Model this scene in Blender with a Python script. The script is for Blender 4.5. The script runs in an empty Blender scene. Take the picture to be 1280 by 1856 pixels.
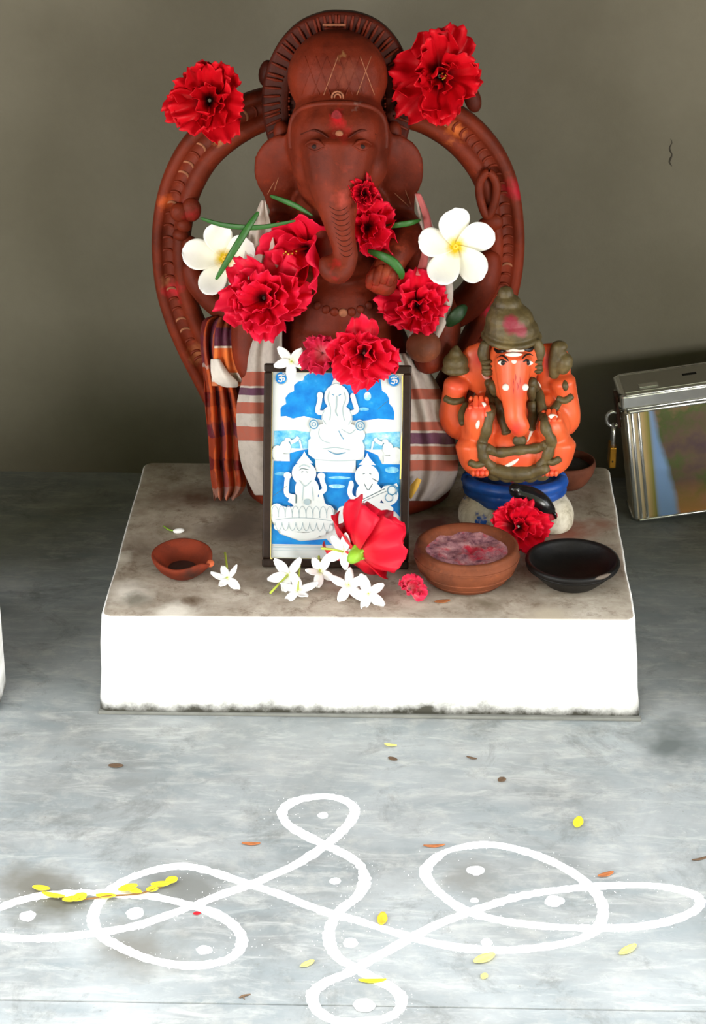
import bpy, bmesh, math, random
from mathutils import Vector, Matrix, Euler, Quaternion, noise

S = bpy.context.scene
COL = S.collection
random.seed(7)
PI = math.pi

# ------------------------------------------------------------------ camera
FPX = 4000.0
CAM = Vector((0.0401, -2.1771, 1.2785))
PITCH = math.atan2(1878, FPX)
YAW = math.atan2(114, math.hypot(1878, FPX))
FWD = Vector((-math.sin(YAW) * math.cos(PITCH), math.cos(YAW) * math.cos(PITCH), -math.sin(PITCH)))
RIGHT = Vector((math.cos(YAW), math.sin(YAW), 0))
UP = RIGHT.cross(FWD)
cam_d = bpy.data.cameras.new('camera')
cam_o = bpy.data.objects.new('camera', cam_d)
COL.objects.link(cam_o)
cam_o.matrix_world = Matrix((( RIGHT.x, UP.x, -FWD.x, CAM.x), (RIGHT.y, UP.y, -FWD.y, CAM.y),
                             (RIGHT.z, UP.z, -FWD.z, CAM.z), (0, 0, 0, 1)))
cam_d.sensor_fit = 'VERTICAL'
cam_d.sensor_height = 24.0
cam_d.lens = FPX / 1856.0 * 24.0
cam_d.clip_start = 0.05
S.camera = cam_o

# ------------------------------------------------------------------ world, light, exposure
wd = bpy.data.worlds.new('overcast_sky'); S.world = wd; wd.use_nodes = True
bg = wd.node_tree.nodes['Background']
bg.inputs[0].default_value = (0.95, 0.98, 1.0, 1)
bg.inputs[1].default_value = 6.8
# the two bright openings of the porch, either side of the photographer
def opening(name, loc, size, power, colr):
    d = bpy.data.lights.new(name, 'AREA'); o = bpy.data.objects.new(name, d); COL.objects.link(o)
    d.shape = 'RECTANGLE'; d.size, d.size_y = size; d.energy = power; d.color = colr
    o.location = loc; o.rotation_euler = (Vector((0, .2, .2)) - Vector(loc)).to_track_quat('-Z', 'Y').to_euler()
opening('porch_opening_light', (-1.6, -2.35, .62), (1.2, .6), 50, (1.0, .98, .95))
opening('porch_opening_light.001', (1.7, -2.2, .62), (1.0, .6), 44, (1.0, .98, .95))
S.view_settings.view_transform = 'Standard'
S.view_settings.look = 'None'
S.view_settings.exposure = 0.0
S.view_settings.gamma = 1.0
S.view_settings.use_curve_mapping = False

# ------------------------------------------------------------------ pixel helpers (a pixel gives a direction; the touching plane gives the distance)
def ray(px, py): return FWD * FPX + RIGHT * (px - 640) + UP * (928 - py)
def onz(px, py, z):
    d = ray(px, py); return CAM + d * ((z - CAM.z) / d.z)
def ony(px, py, y):
    d = ray(px, py); return CAM + d * ((y - CAM.y) / d.y)
HT = 0.125            # plinth height
M = 0.00064           # metres per pixel near the statue

# ------------------------------------------------------------------ materials
MATS = {}
def srgb(r, g, b):
    f = lambda c: (c / 255 / 12.92) if c / 255 <= .04045 else ((c / 255 + .055) / 1.055) ** 2.4
    return (f(r), f(g), f(b), 1)
class NT:
    def __init__(s, name, rough=.7, metal=0.0, spec=.4):
        s.m = bpy.data.materials.new(name); s.m.use_nodes = True
        s.t = s.m.node_tree; s.p = s.t.nodes['Principled BSDF']
        s.p.inputs['Roughness'].default_value = rough
        s.p.inputs['Metallic'].default_value = metal
        s.p.inputs['Specular IOR Level'].default_value = spec
        s.co = s.n('ShaderNodeTexCoord')
        MATS[name] = s.m
    def n(s, t, **k):
        x = s.t.nodes.new(t)
        for a, b in k.items(): setattr(x, a, b)
        return x
    def l(s, a, b): s.t.links.new(a, b)
    def noise(s, scale, detail=4, rough=.55, vec=None, dist=0.0):
        x = s.n('ShaderNodeTexNoise'); x.inputs['Scale'].default_value = scale
        x.inputs['Detail'].default_value = detail; x.inputs['Roughness'].default_value = rough
        x.inputs['Distortion'].default_value = dist
        s.l(vec if vec is not None else s.co.outputs['Object'], x.inputs['Vector']); return x.outputs[0]
    def ramp(s, fac, stops, interp='LINEAR'):
        x = s.n('ShaderNodeValToRGB'); x.color_ramp.interpolation = interp
        e = x.color_ramp.elements
        while len(e) < len(stops): e.new(.5)
        for i, (p, c) in enumerate(stops):
            e[i].position = p; e[i].color = c
        s.l(fac, x.inputs[0]); return x.outputs[0]
    def mix(s, f, a, b, mode='MIX'):
        x = s.n('ShaderNodeMix', data_type='RGBA', blend_type=mode)
        for i, v in ((0, f), (6, a), (7, b)):
            if hasattr(v, 'node'): s.l(v, x.inputs[i])
            else: x.inputs[i].default_value = v
        return x.outputs[2]
    def math(s, op, a, b=None):
        x = s.n('ShaderNodeMath', operation=op)
        for i, v in ((0, a), (1, b)):
            if v is None: continue
            if hasattr(v, 'node'): s.l(v, x.inputs[i])
            else: x.inputs[i].default_value = v
        return x.outputs[0]
    def col(s, c):
        if hasattr(c, 'node'): s.l(c, s.p.inputs['Base Color'])
        else: s.p.inputs['Base Color'].default_value = c
    def bump(s, h, strength=.3, dist=.002):
        x = s.n('ShaderNodeBump'); x.inputs['Strength'].default_value = strength
        x.inputs['Distance'].default_value = dist
        s.l(h, x.inputs['Height']); s.l(x.outputs[0], s.p.inputs['Normal'])
    def sep(s, vec=None):
        x = s.n('ShaderNodeSeparateXYZ'); s.l(vec if vec is not None else s.co.outputs['Object'], x.inputs[0]); return x.outputs
    def spot(s, base, c, r, colr, wob=.5, soft=.45):
        """a stain with its own ragged outline round a point"""
        d = s.n('ShaderNodeVectorMath', operation='DISTANCE'); s.l(s.co.outputs['Object'], d.inputs[0])
        d.inputs[1].default_value = tuple(c)
        nz = s.noise(1.1 / max(r, .004), 3)
        v = s.math('ADD', s.math('DIVIDE', d.outputs['Value'], r), s.math('MULTIPLY', s.math('SUBTRACT', nz, .5), wob * 2))
        f = s.ramp(v, [(max(0, 1 - soft), (1, 1, 1, 1)), (1, (0, 0, 0, 1))])
        return s.mix(f, base, colr)

def simple(name, c, rough=.7, var=.18, scale=40, bump=.25, metal=0.0, spec=.4, bdist=.001):
    t = NT(name, rough, metal, spec)
    n = t.noise(scale, 5)
    dk = tuple(x * (1 - var) for x in c[:3]) + (1,); lt = tuple(min(1, x * (1 + var)) for x in c[:3]) + (1,)
    t.col(t.ramp(n, [(.3, dk), (.7, lt)]))
    if bump: t.bump(t.noise(scale * 4, 4), bump, bdist)
    return t.m

# ------------------------------------------------------------------ object helpers
def mesh_from(name, verts, faces, smooth=True):
    me = bpy.data.meshes.new(name); me.from_pydata([tuple(v) for v in verts], [], faces); me.update()
    if smooth:
        for p in me.polygons: p.use_smooth = True
    return me
def link(name, me, mat, parent=None, mw=None):
    o = bpy.data.objects.new(name, me); COL.objects.link(o)
    if mat is not None and not me.materials: me.materials.append(mat)
    if parent is not None:
        o.parent = parent
        if mw is None: o.matrix_parent_inverse = INV[parent.name]   # vertices given in world coordinates
        else: o.matrix_basis = mw
    elif mw is not None: o.matrix_world = mw
    return o
INV = {}
def tag(o, label, cat, group=None, kind=None):
    if label: o['label'] = label
    if cat: o['category'] = cat
    if group: o['group'] = group
    if kind: o['kind'] = kind
    return o
def empty(name, mw, label=None, cat=None, group=None):
    if isinstance(mw, Vector): mw = Matrix.Translation(mw)
    o = bpy.data.objects.new(name, None); COL.objects.link(o); o.matrix_world = mw
    o.empty_display_size = .01
    INV[o.name] = mw.inverted(); tag(o, label, cat, group); return o
def part(name, me, mat, parent, label=None):
    o = link(name, me, mat, parent)
    INV[o.name] = Matrix.Identity(4)
    if label: o['label'] = label
    if parent.name.startswith(('striped_shawl', 'plaid_cloth')): add_bvh(me)
    return o
def sub(name, me, mat, parent):
    """child of a part whose own frame is the world frame"""
    o = bpy.data.objects.new(name, me); COL.objects.link(o)
    if not me.materials: me.materials.append(mat)
    o.parent = parent; return o
def bm_mesh(bm, name, smooth=True):
    me = bpy.data.meshes.new(name); bmesh.ops.recalc_face_normals(bm, faces=bm.faces); bm.to_mesh(me); bm.free()
    if smooth:
        for p in me.polygons: p.use_smooth = True
    return me
def ell(bm, c, r, rot=None, seg=20):
    if not hasattr(r, '__len__'): r = (r, r, r)
    m = Matrix.Translation(Vector(c)) @ (rot.to_matrix().to_4x4() if rot is not None else Matrix()) @ Matrix.Diagonal((r[0], r[1], r[2], 1))
    bmesh.ops.create_uvsphere(bm, u_segments=seg, v_segments=max(6, seg * 2 // 3), radius=1, matrix=m)
def smoothpts(pts, n=6, closed=False):
    """Catmull-Rom through tuples of any length"""
    out = []; N = len(pts); pts = [tuple(p) for p in pts]
    rng = range(N) if closed else range(N - 1)
    for i in rng:
        if closed: p0, p1, p2, p3 = pts[(i - 1) % N], pts[i], pts[(i + 1) % N], pts[(i + 2) % N]
        else: p0, p1, p2, p3 = pts[max(i - 1, 0)], pts[i], pts[i + 1], pts[min(i + 2, N - 1)]
        for k in range(n):
            t = k / n
            out.append(tuple(.5 * ((2 * b) + (-a + c) * t + (2 * a - 5 * b + 4 * c - d) * t * t + (-a + 3 * b - 3 * c + d) * t ** 3)
                             for a, b, c, d in zip(p0, p1, p2, p3)))
    if not closed: out.append(pts[-1])
    return out
def tube(bm, pts, radii, seg=12, flat=1.0, caps=True, ref=Vector((0, -1, 0))):
    """tapered tube along points; flat < 1 squashes it along ref"""
    pts = [Vector(p) for p in pts]; n = len(pts)
    if not hasattr(radii, '__len__'): radii = [radii] * n
    rings = []
    for i, p in enumerate(pts):
        t = (pts[min(i + 1, n - 1)] - pts[max(i - 1, 0)]).normalized()
        a = t.cross(ref)
        if a.length < .15: a = t.cross(Vector((1, 0, .3)))
        a.normalize(); b = t.cross(a).normalized()
        rings.append([bm.verts.new(p + (a * math.cos(2 * PI * k / seg) + b * math.sin(2 * PI * k / seg) * flat) * radii[i]) for k in range(seg)])
    for i in range(n - 1):
        for k in range(seg):
            bm.faces.new((rings[i][k], rings[i][(k + 1) % seg], rings[i + 1][(k + 1) % seg], rings[i + 1][k]))
    if caps:
        for r, p, q in ((rings[0], pts[0], pts[1]), (rings[-1], pts[-1], pts[-2])):
            d = (p - q).normalized(); rad = (r[0].co - p).length
            c = bm.verts.new(p + d * rad * .5)
            mid = [bm.verts.new(p + (v.co - p) * .72 + d * rad * .35) for v in r]
            for k in range(seg):
                bm.faces.new((r[k], r[(k + 1) % seg], mid[(k + 1) % seg], mid[k]))
                bm.faces.new((mid[k], mid[(k + 1) % seg], c))
def capsule(bm, pts, radii, flat=1.0, seg=14, sub_=5):
    q = smoothpts([tuple(p) + (r,) for p, r in zip(pts, radii)], sub_)
    tube(bm, [x[:3] for x in q], [x[3] for x in q], seg, flat)
def tubemesh(name, pts, radii, seg=10, flat=1.0, sub_=5):
    bm = bmesh.new(); capsule(bm, pts, radii, flat, seg, sub_); return bm_mesh(bm, name)
def ellmesh(name, c, r, rot=None, seg=18):
    bm = bmesh.new(); ell(bm, c, r, rot, seg); return bm_mesh(bm, name)
def evalmods(me, mods):
    o = bpy.data.objects.new('tmp', me); COL.objects.link(o)
    for t, kw in mods:
        md = o.modifiers.new(t, t)
        for k, v in kw.items(): setattr(md, k, v)
    dg = bpy.context.evaluated_depsgraph_get(); dg.update()
    r = bpy.data.meshes.new_from_object(o.evaluated_get(dg))
    bpy.data.objects.remove(o); 
    for p in r.polygons: p.use_smooth = True
    return r
def remesh(bm, name, voxel=.003, it=6, fac=.5):
    me = bm_mesh(bm, name)
    r = evalmods(me, [('REMESH', dict(mode='VOXEL', voxel_size=voxel)), ('SMOOTH', dict(iterations=it, factor=fac))])
    r.name = name; return r
def lathe(bm, prof, seg=40, c=(0, 0, 0), wob=0.0, seed=0, sx=1, sy=1):
    rings = []
    for r, z in prof:
        ring = []
        for k in range(seg):
            a = 2 * PI * k / seg
            rr = r * (1 + wob * noise.noise(Vector((math.cos(a) * 1.3 + seed, math.sin(a) * 1.3, z * 20))))
            ring.append(bm.verts.new((c[0] + rr * math.cos(a) * sx, c[1] + rr * math.sin(a) * sy, c[2] + z)))
        rings.append(ring)
    for i in range(len(rings) - 1):
        for k in range(seg):
            bm.faces.new((rings[i][k], rings[i][(k + 1) % seg], rings[i + 1][(k + 1) % seg], rings[i + 1][k]))
    for r in (rings[0], rings[-1]):
        if (r[0].co - r[seg // 2].co).length > 1e-6: bm.faces.new(r)
def boxmesh(name, lo, hi, bev=0.0, seg=2):
    bm = bmesh.new()
    m = Matrix.Translation((Vector(lo) + Vector(hi)) / 2) @ Matrix.Diagonal((hi[0] - lo[0], hi[1] - lo[1], hi[2] - lo[2], 1))
    bmesh.ops.create_cube(bm, size=1, matrix=m)
    if bev: bmesh.ops.bevel(bm, geom=bm.edges[:], offset=bev, segments=seg, profile=.5, affect='EDGES')
    return bm_mesh(bm, name, smooth=False)
def sheet(name, rows, ncol=14, nsub=5, fold=(3, .004), seed=0, thick=.0016, v=None, jag=0.0, bend=(0, 0)):
    """cloth from rows of (left px, right px, py, depth y); folds run down the length. UV = (across, photo-row)"""
    rr = smoothpts(rows, nsub)
    verts = []; uvs = []
    for i, (xl, xr, py, y) in enumerate(rr):
        for j in range(ncol + 1):
            u = j / ncol
            px = xl + (xr - xl) * u
            jy = jag * math.sin(u * 23 + seed) if i == len(rr) - 1 else 0
            f = fold[1] * (math.sin(u * fold[0] * 2 * PI + seed + .6 * math.sin(i * .25)) + .5 * noise.noise(Vector((u * 5, i * .18, seed))))
            p = ony(px, py + jy, y + f + bend[0] * (1 - u) ** 3 + bend[1] * u ** 3)
            verts.append(p); uvs.append((u, (py - rows[0][2]) / (rows[-1][2] - rows[0][2])))
    faces = []
    for i in range(len(rr) - 1):
        for j in range(ncol):
            a = i * (ncol + 1) + j
            faces.append((a, a + 1, a + ncol + 2, a + ncol + 1))
    me = mesh_from(name, verts, faces)
    uv = me.uv_layers.new(name='UVMap')
    for lp in me.loops: uv.data[lp.index].uv = uvs[lp.vertex_index]
    return evalmods(me, [('SOLIDIFY', dict(thickness=thick, offset=0)), ('SUBSURF', dict(levels=1, render_levels=1))])

# ------------------------------------------------------------------ setting
def mat_wall():
    t = NT('wall_plaster', .85, spec=.2)
    n = t.noise(3.0, 6, .6); n2 = t.noise(60, 4)
    c = t.ramp(n, [(.3, srgb(112, 107, 92)), (.7, srgb(126, 121, 106))])
    c = t.mix(t.math('MULTIPLY', n2, .25), c, srgb(98, 94, 82))
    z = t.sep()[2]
    c = t.mix(t.ramp(t.math('ADD', z, t.math('MULTIPLY', t.noise(9, 4), .12)), [(.04, (.55, .55, .55, 1)), (.16, (0, 0, 0, 1))]), c, srgb(84, 76, 62))  # shade along the foot of the wall painted in as a darker band
    t.col(c); t.bump(t.noise(140, 5), .35, .0015); return t.m
def mat_floor():
    t = NT('floor_cement', .62, spec=.35)
    n = t.noise(5.0, 8, .65, dist=.4); n2 = t.noise(26, 6, .7)
    mp = t.n('ShaderNodeMapping'); mp.inputs['Scale'].default_value = (3, 11, 1); t.l(t.co.outputs['Object'], mp.inputs[0])
    n3 = t.noise(2.0, 6, .6, vec=mp.outputs[0], dist=.6)
    c = t.ramp(n, [(.30, srgb(108, 110, 109)), (.5, srgb(140, 143, 143)), (.72, srgb(160, 164, 165))])
    c = t.mix(t.ramp(n3, [(.42, (0, 0, 0, 1)), (.7, (.7, .7, .7, 1))]), c, srgb(118, 127, 130))
    c = t.mix(t.ramp(n2, [(.52, (0, 0, 0, 1)), (.72, (.5, .5, .5, 1))]), c, srgb(170, 168, 162))
    mp2 = t.n('ShaderNodeMapping'); mp2.inputs['Scale'].default_value = (9, 34, 1); mp2.inputs['Rotation'].default_value = (0, 0, .12); t.l(t.co.outputs['Object'], mp2.inputs[0])
    c = t.mix(t.ramp(t.noise(1.6, 9, .75, vec=mp2.outputs[0], dist=.8), [(.5, (0, 0, 0, 1)), (.66, (.55, .55, .55, 1))]), c, srgb(176, 176, 172))
    c = t.mix(t.ramp(t.noise(11, 9, .78, dist=.5), [(.54, (0, 0, 0, 1)), (.68, (.75, .75, .75, 1))]), c, srgb(104, 106, 104))
    c = t.mix(t.ramp(t.noise(70, 7, .8), [(.62, (0, 0, 0, 1)), (.7, (.7, .7, .7, 1))]), c, srgb(96, 94, 86))
    for px, py, r, cc in ((100, 1640, .05, (90, 88, 78)), (60, 1600, .05, (104, 102, 95)), (250, 1720, .06, (112, 111, 106)), (1220, 1345, .06, (92, 97, 96)),
                          (330, 1600, .06, (106, 107, 104)), (860, 1590, .04, (118, 118, 115))):
        c = t.spot(c, onz(px, py, 0), r, srgb(*cc), .8, .8)
    t.col(c); t.bump(n2, .25, .0015); return t.m
def mat_plinth_top():
    t = NT('plinth_dirty_cement', .75, spec=.25)
    n = t.noise(14, 7, .65, dist=.3); n2 = t.noise(55, 5, .7)
    c = t.ramp(n, [(.3, srgb(130, 117, 103)), (.5, srgb(168, 156, 141)), (.7, srgb(196, 186, 172))])
    c = t.mix(t.ramp(n2, [(.5, (0, 0, 0, 1)), (.7, (.6, .6, .6, 1))]), c, srgb(146, 130, 114))
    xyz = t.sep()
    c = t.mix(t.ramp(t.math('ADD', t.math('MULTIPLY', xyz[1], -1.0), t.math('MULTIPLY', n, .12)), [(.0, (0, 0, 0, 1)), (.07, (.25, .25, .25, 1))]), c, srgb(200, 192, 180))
    c = t.mix(t.ramp(t.noise(38, 9, .8, dist=.4), [(.52, (0, 0, 0, 1)), (.64, (.7, .7, .7, 1))]), c, srgb(112, 94, 78))
    c = t.mix(t.ramp(t.noise(110, 6, .8), [(.64, (0, 0, 0, 1)), (.7, (.8, .8, .8, 1))]), c, srgb(70, 54, 42))
    for px, py, r, cc in ((230, 1075, .035, (214, 206, 194)), (320, 1108, .03, (210, 202, 190)), (215, 1010, .02, (206, 198, 184)), (1000, 1112, .03, (176, 164, 146)), (345, 900, .05, (110, 84, 70)), (250, 1085, .022, (130, 124, 112)), (350, 1090, .014, (92, 74, 56)), (1030, 965, .05, (150, 96, 80)), (780, 950, .05, (110, 70, 64)),
                          (990, 1010, .03, (160, 92, 76)), (400, 905, .02, (96, 66, 58)), (880, 1095, .03, (116, 104, 88)), (430, 960, .05, (120, 106, 96)), (1090, 950, .025, (156, 120, 104))):
        c = t.spot(c, onz(px, py, HT), r, srgb(*cc), .7, .8)
    t.col(c); t.bump(n2, .4, .0015); return t.m
def mat_white_paint():
    t = NT('whitewash', .6, spec=.3)
    mp = t.n('ShaderNodeMapping'); mp.inputs['Scale'].default_value = (3, 3, 26); t.l(t.co.outputs['Object'], mp.inputs[0])
    n = t.noise(3, 7, .65, vec=mp.outputs[0])
    c = t.ramp(n, [(.35, srgb(228, 226, 222)), (.6, srgb(246, 245, 242))])
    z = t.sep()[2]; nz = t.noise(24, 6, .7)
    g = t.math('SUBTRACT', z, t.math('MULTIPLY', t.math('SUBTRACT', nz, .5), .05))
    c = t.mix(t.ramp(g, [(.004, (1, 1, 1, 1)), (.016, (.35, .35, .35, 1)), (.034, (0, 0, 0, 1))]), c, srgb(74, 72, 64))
    c = t.mix(t.ramp(g, [(.117, (0, 0, 0, 1)), (.13, (.5, .5, .5, 1))]), c, srgb(170, 162, 150))
    t.col(c); t.bump(n, .2, .001); return t.m
wallm, floorm, topm, whitem = mat_wall(), mat_floor(), mat_plinth_top(), mat_white_paint()
YW = 0.668
def struct(name, me, m, label, parent=None):
    o = link(name, me, m, parent); o['kind'] = 'structure'; o['label'] = label; return o
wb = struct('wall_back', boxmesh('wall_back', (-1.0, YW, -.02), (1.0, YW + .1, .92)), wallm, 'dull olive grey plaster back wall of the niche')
wb['category'] = 'wall'; INV[wb.name] = Matrix()
# hairline crack in the plaster
cp = [ony(1216 + 2.5 * math.sin(k * 1.9), 252 + k * 7, YW - .0004) for k in range(8)]
sub('crack', tubemesh('crack', cp, [.0004, .0006, .0008, .001, .0007, .0012, .001, .0004], 6, .4, 2), simple('crack_dark', srgb(60, 54, 44)), wb)
struct('shade_ceiling', boxmesh('shade_ceiling', (-1.6, -.45, .92), (1.6, YW + .1, 1.6)), simple('roof_dark_low_bounce', srgb(62, 57, 50), .9), 'unseen dark roof slab shaped to shade the niche')['category'] = 'shade_ceiling'  # overhang and dark colour chosen to keep sky and bounce out of the niche
yl = onz(640, 1822, 0).y
fl = struct('floor', boxmesh('floor', (-1.6, yl + .0005, -.1), (1.6, YW + .1, 0)), floorm, 'worn blue grey cement floor carrying the plinth')
fl['category'] = 'floor'
fa = struct('floor_apron', boxmesh('floor_apron', (-1.6, -1.3, -.1), (1.6, yl - .0005, -.001)), floorm, 'pale cement apron along the front edge of the floor')
fa['category'] = 'floor'
jx = onz(-3, 1292, 0).x; jy = onz(9, 1292, 0).y
for k, sx in enumerate((-1, 1)):
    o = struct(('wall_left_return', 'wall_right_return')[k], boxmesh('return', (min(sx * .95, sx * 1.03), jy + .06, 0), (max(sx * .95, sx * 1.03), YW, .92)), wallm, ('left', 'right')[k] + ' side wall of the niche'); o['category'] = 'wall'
wl = struct('wall_left', boxmesh('wall_left', (-.75, jy, 0), (jx, jy + .06, .26), .006), whitem, 'end of a low whitewashed parapet at the left edge')
wl['category'] = 'wall'
wr = struct('floor_shade_wall', boxmesh('floor_shade_wall', (.45, jy - .06, 0), (.95, jy + .06, .13), .006), whitem, 'added low white wall out of view that shades the right floor'); wr['category'] = 'wall'  # added out of view to keep side light off the right floor
# unseen courtyard ground, plus a tall wall added to block low sky
gd = simple('courtyard_sand', srgb(150, 128, 100), .9, .2, 4, .3); 
struct('sky_block_wall', boxmesh('sky_block_wall', (-9, -7.2, -.16), (9, -7, 8.0)), simple('sky_block_green', srgb(84, 88, 58), .9, .35, 1.5, .3), 'added green wall behind the camera blocking low sky')['category'] = 'wall'
struct('ground', boxmesh('ground', (-9, -12, -.5), (9, 6, -.16)), gd, 'unseen sandy courtyard ground in front of the niche')['category'] = 'ground'

# plinth: four top corners read from the photo, sides flaring a little
def make_plinth():
    FL, FR, BR, BL = onz(181, 1117, HT), onz(1154, 1124, HT), onz(1103, 838, HT), onz(263, 836, HT)
    BR.y = BL.y = .425
    bl, br = onz(179, 1294, 0), onz(1161, 1303, 0)
    root = empty('altar_plinth', Vector((0, .2, 0)), 'low whitewashed cement plinth carrying the idols and offerings', 'plinth')
    bm = bmesh.new()
    n = 24
    top = [FL, FR, BR, BL]
    bot = [Vector((bl.x, bl.y, 0)), Vector((br.x, br.y, 0)), Vector((br.x, .43, 0)), Vector((bl.x, .43, 0))]
    tv = [bm.verts.new(p) for p in top]; bv = [bm.verts.new(p) for p in bot]
    bm.faces.new(tv); bm.faces.new(bv[::-1])
    for i in range(4): bm.faces.new((bv[i], bv[(i + 1) % 4], tv[(i + 1) % 4], tv[i]))
    ve = [e for e in bm.edges if abs(e.verts[0].co.z - e.verts[1].co.z) > .05]
    bmesh.ops.bevel(bm, geom=ve, offset=.012, segments=4, profile=.5, affect='EDGES')
    te = [e for e in bm.edges if e.verts[0].co.z > HT - .001 and e.verts[1].co.z > HT - .001]
    bmesh.ops.bevel(bm, geom=te, offset=.0045, segments=3, profile=.5, affect='EDGES')
    bmesh.ops.recalc_face_normals(bm, faces=bm.faces)
    bmesh.ops.triangulate(bm, faces=[f for f in bm.faces if len(f.verts) > 4])
    bmesh.ops.subdivide_edges(bm, edges=[e for e in bm.edges if e.calc_length() > .05], cuts=6, use_grid_fill=True)
    for v in bm.verts:   # hand-plastered unevenness near the edges
        if v.co.z > .004 and v.co.z < HT - .0005:
            k = noise.noise(v.co * 22) * .0018
            v.co.x += k; v.co.y += k * .7
    me = bpy.data.meshes.new('plinth_block')
    for f in bm.faces: f.material_index = 0 if f.normal.z > .75 else 1; f.smooth = True
    bm.to_mesh(me); bm.free()
    me.materials.append(topm); me.materials.append(whitem)
    part('block', me, None, root)
    # plaster skirting line at the foot
    sk = boxmesh('skirting', (bl.x - .0005, min(bl.y, br.y) - .0015, 0), (br.x + .0005, bl.y + .006, .004), .001)
    part('skirting', sk, simple('skirting_cement', srgb(112, 112, 106), .8, .2, 30), root)
make_plinth()

# ------------------------------------------------------------------ terracotta
def terracotta(name, base=(112, 50, 30), spots=(), rough=.55):
    t = NT(name, rough, spec=.18)
    n = t.noise(16, 6, .6); n2 = t.noise(120, 5, .65); n4 = t.noise(34, 5, .7)
    dk = srgb(*[c * .78 for c in base]); lt = srgb(*[min(255, c * 1.22) for c in base])
    c = t.ramp(n, [(.3, dk), (.7, lt)])
    c = t.mix(t.ramp(n2, [(.58, (0, 0, 0, 1)), (.75, (.35, .35, .35, 1))]), c, srgb(min(255, base[0] * 1.5), base[1] * 1.5, base[2] * 1.3))
    c = t.mix(t.ramp(n4, [(.5, (0, 0, 0, 1)), (.72, (.55, .55, .55, 1))]), c, srgb(base[0] * .62, base[1] * .55, base[2] * .6))
    c = t.mix(t.ramp(t.noise(75, 6, .75), [(.66, (0, 0, 0, 1)), (.72, (.4, .4, .4, 1))]), c, srgb(min(255, base[0] * 1.6), base[1] * 2.2, base[2] * 2.6))  # cream speckle: worn flecks, and small glossy highlights painted into the colour
    for cc, r, colr in spots: c = t.spot(c, cc, r, srgb(*colr), 1.1, .9)
    t.col(c); t.bump(t.noise(180, 5, .6), .45, .0012); return t.m
KUM = (176, 22, 28)
YH = .235   # depth of the face front
sp = [(ony(610, 215, .24), .013, KUM), (ony(616, 245, .24), .009, (190, 120, 90)), (ony(620, 300, .23), .014, (150, 50, 28)), (ony(618, 250, .235), .016, (150, 30, 26)),
      (ony(622, 360, .22), .014, (160, 60, 46)), (ony(612, 490, .2), .014, KUM), (ony(655, 185, .25), .012, (150, 132, 122)), (ony(612, 95, .27), .012, (170, 130, 80)),
      (ony(640, 135, .26), .022, (128, 62, 44)), (ony(625, 175, .25), .008, (180, 130, 100)), (ony(705, 480, .24), .016, (170, 80, 50)), (ony(685, 505, .24), .018, (176, 40, 36)),
      (ony(620, 560, .24), .012, (176, 110, 70)), (ony(690, 565, .24), .010, (176, 110, 70)), (ony(735, 440, .24), .014, (170, 70, 44)), (ony(580, 590, .24), .02, (140, 50, 36)),
      (ony(575, 370, .26), .01, (160, 70, 40)), (ony(492, 345, .28), .012, (176, 76, 34))]
terra = terracotta('terracotta_body', (104, 36, 18), sp)
sp2 = [(ony(300, 365, .35), .012, (178, 76, 32)), (ony(345, 380, .35), .014, (168, 26, 34)), (ony(315, 525, .35), .016, (180, 30, 40)), (ony(825, 240, .35), .014, (196, 100, 44)),
       (ony(935, 345, .35), .016, (170, 22, 40)), (ony(885, 565, .35), .012, (176, 24, 50)), (ony(300, 510, .35), .008, (150, 90, 60)), (ony(355, 640, .35), .014, (150, 84, 50)), (ony(395, 255, .35), .008, (180, 110, 70))]
terra_ring = terracotta('terracotta_ring', (108, 38, 18), sp2)
terra_dark = terracotta('terracotta_dark', (74, 25, 13))  # darker terracotta for crest, brows, wrinkles and edge knobs
terra_black = simple('clay_soot', srgb(36, 14, 9), .8)
terra_line = simple('clay_incision_dust', srgb(150, 92, 64), .8, .3, 200, 0)

def px3(px, py, y): return ony(px, py, y)
from mathutils.bvhtree import BVHTree
BVHS = []
def add_bvh(me): BVHS.append(BVHTree.FromPolygons([v.co for v in me.vertices], [tuple(p.vertices) for p in me.polygons]))
def surf(px, py, lift=0.0, default=.3, only=None):
    """the point of the statue surface seen at a pixel, lifted towards the viewer"""
    d = ray(px, py).normalized(); best = None
    for b in (BVHS if only is None else only):
        h = b.ray_cast(CAM, d)
        if h[0] is not None and (best is None or h[3] < best): best = h[3]
    p = CAM + d * best if best is not None else ony(px, py, default)
    return p - d * lift

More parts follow.
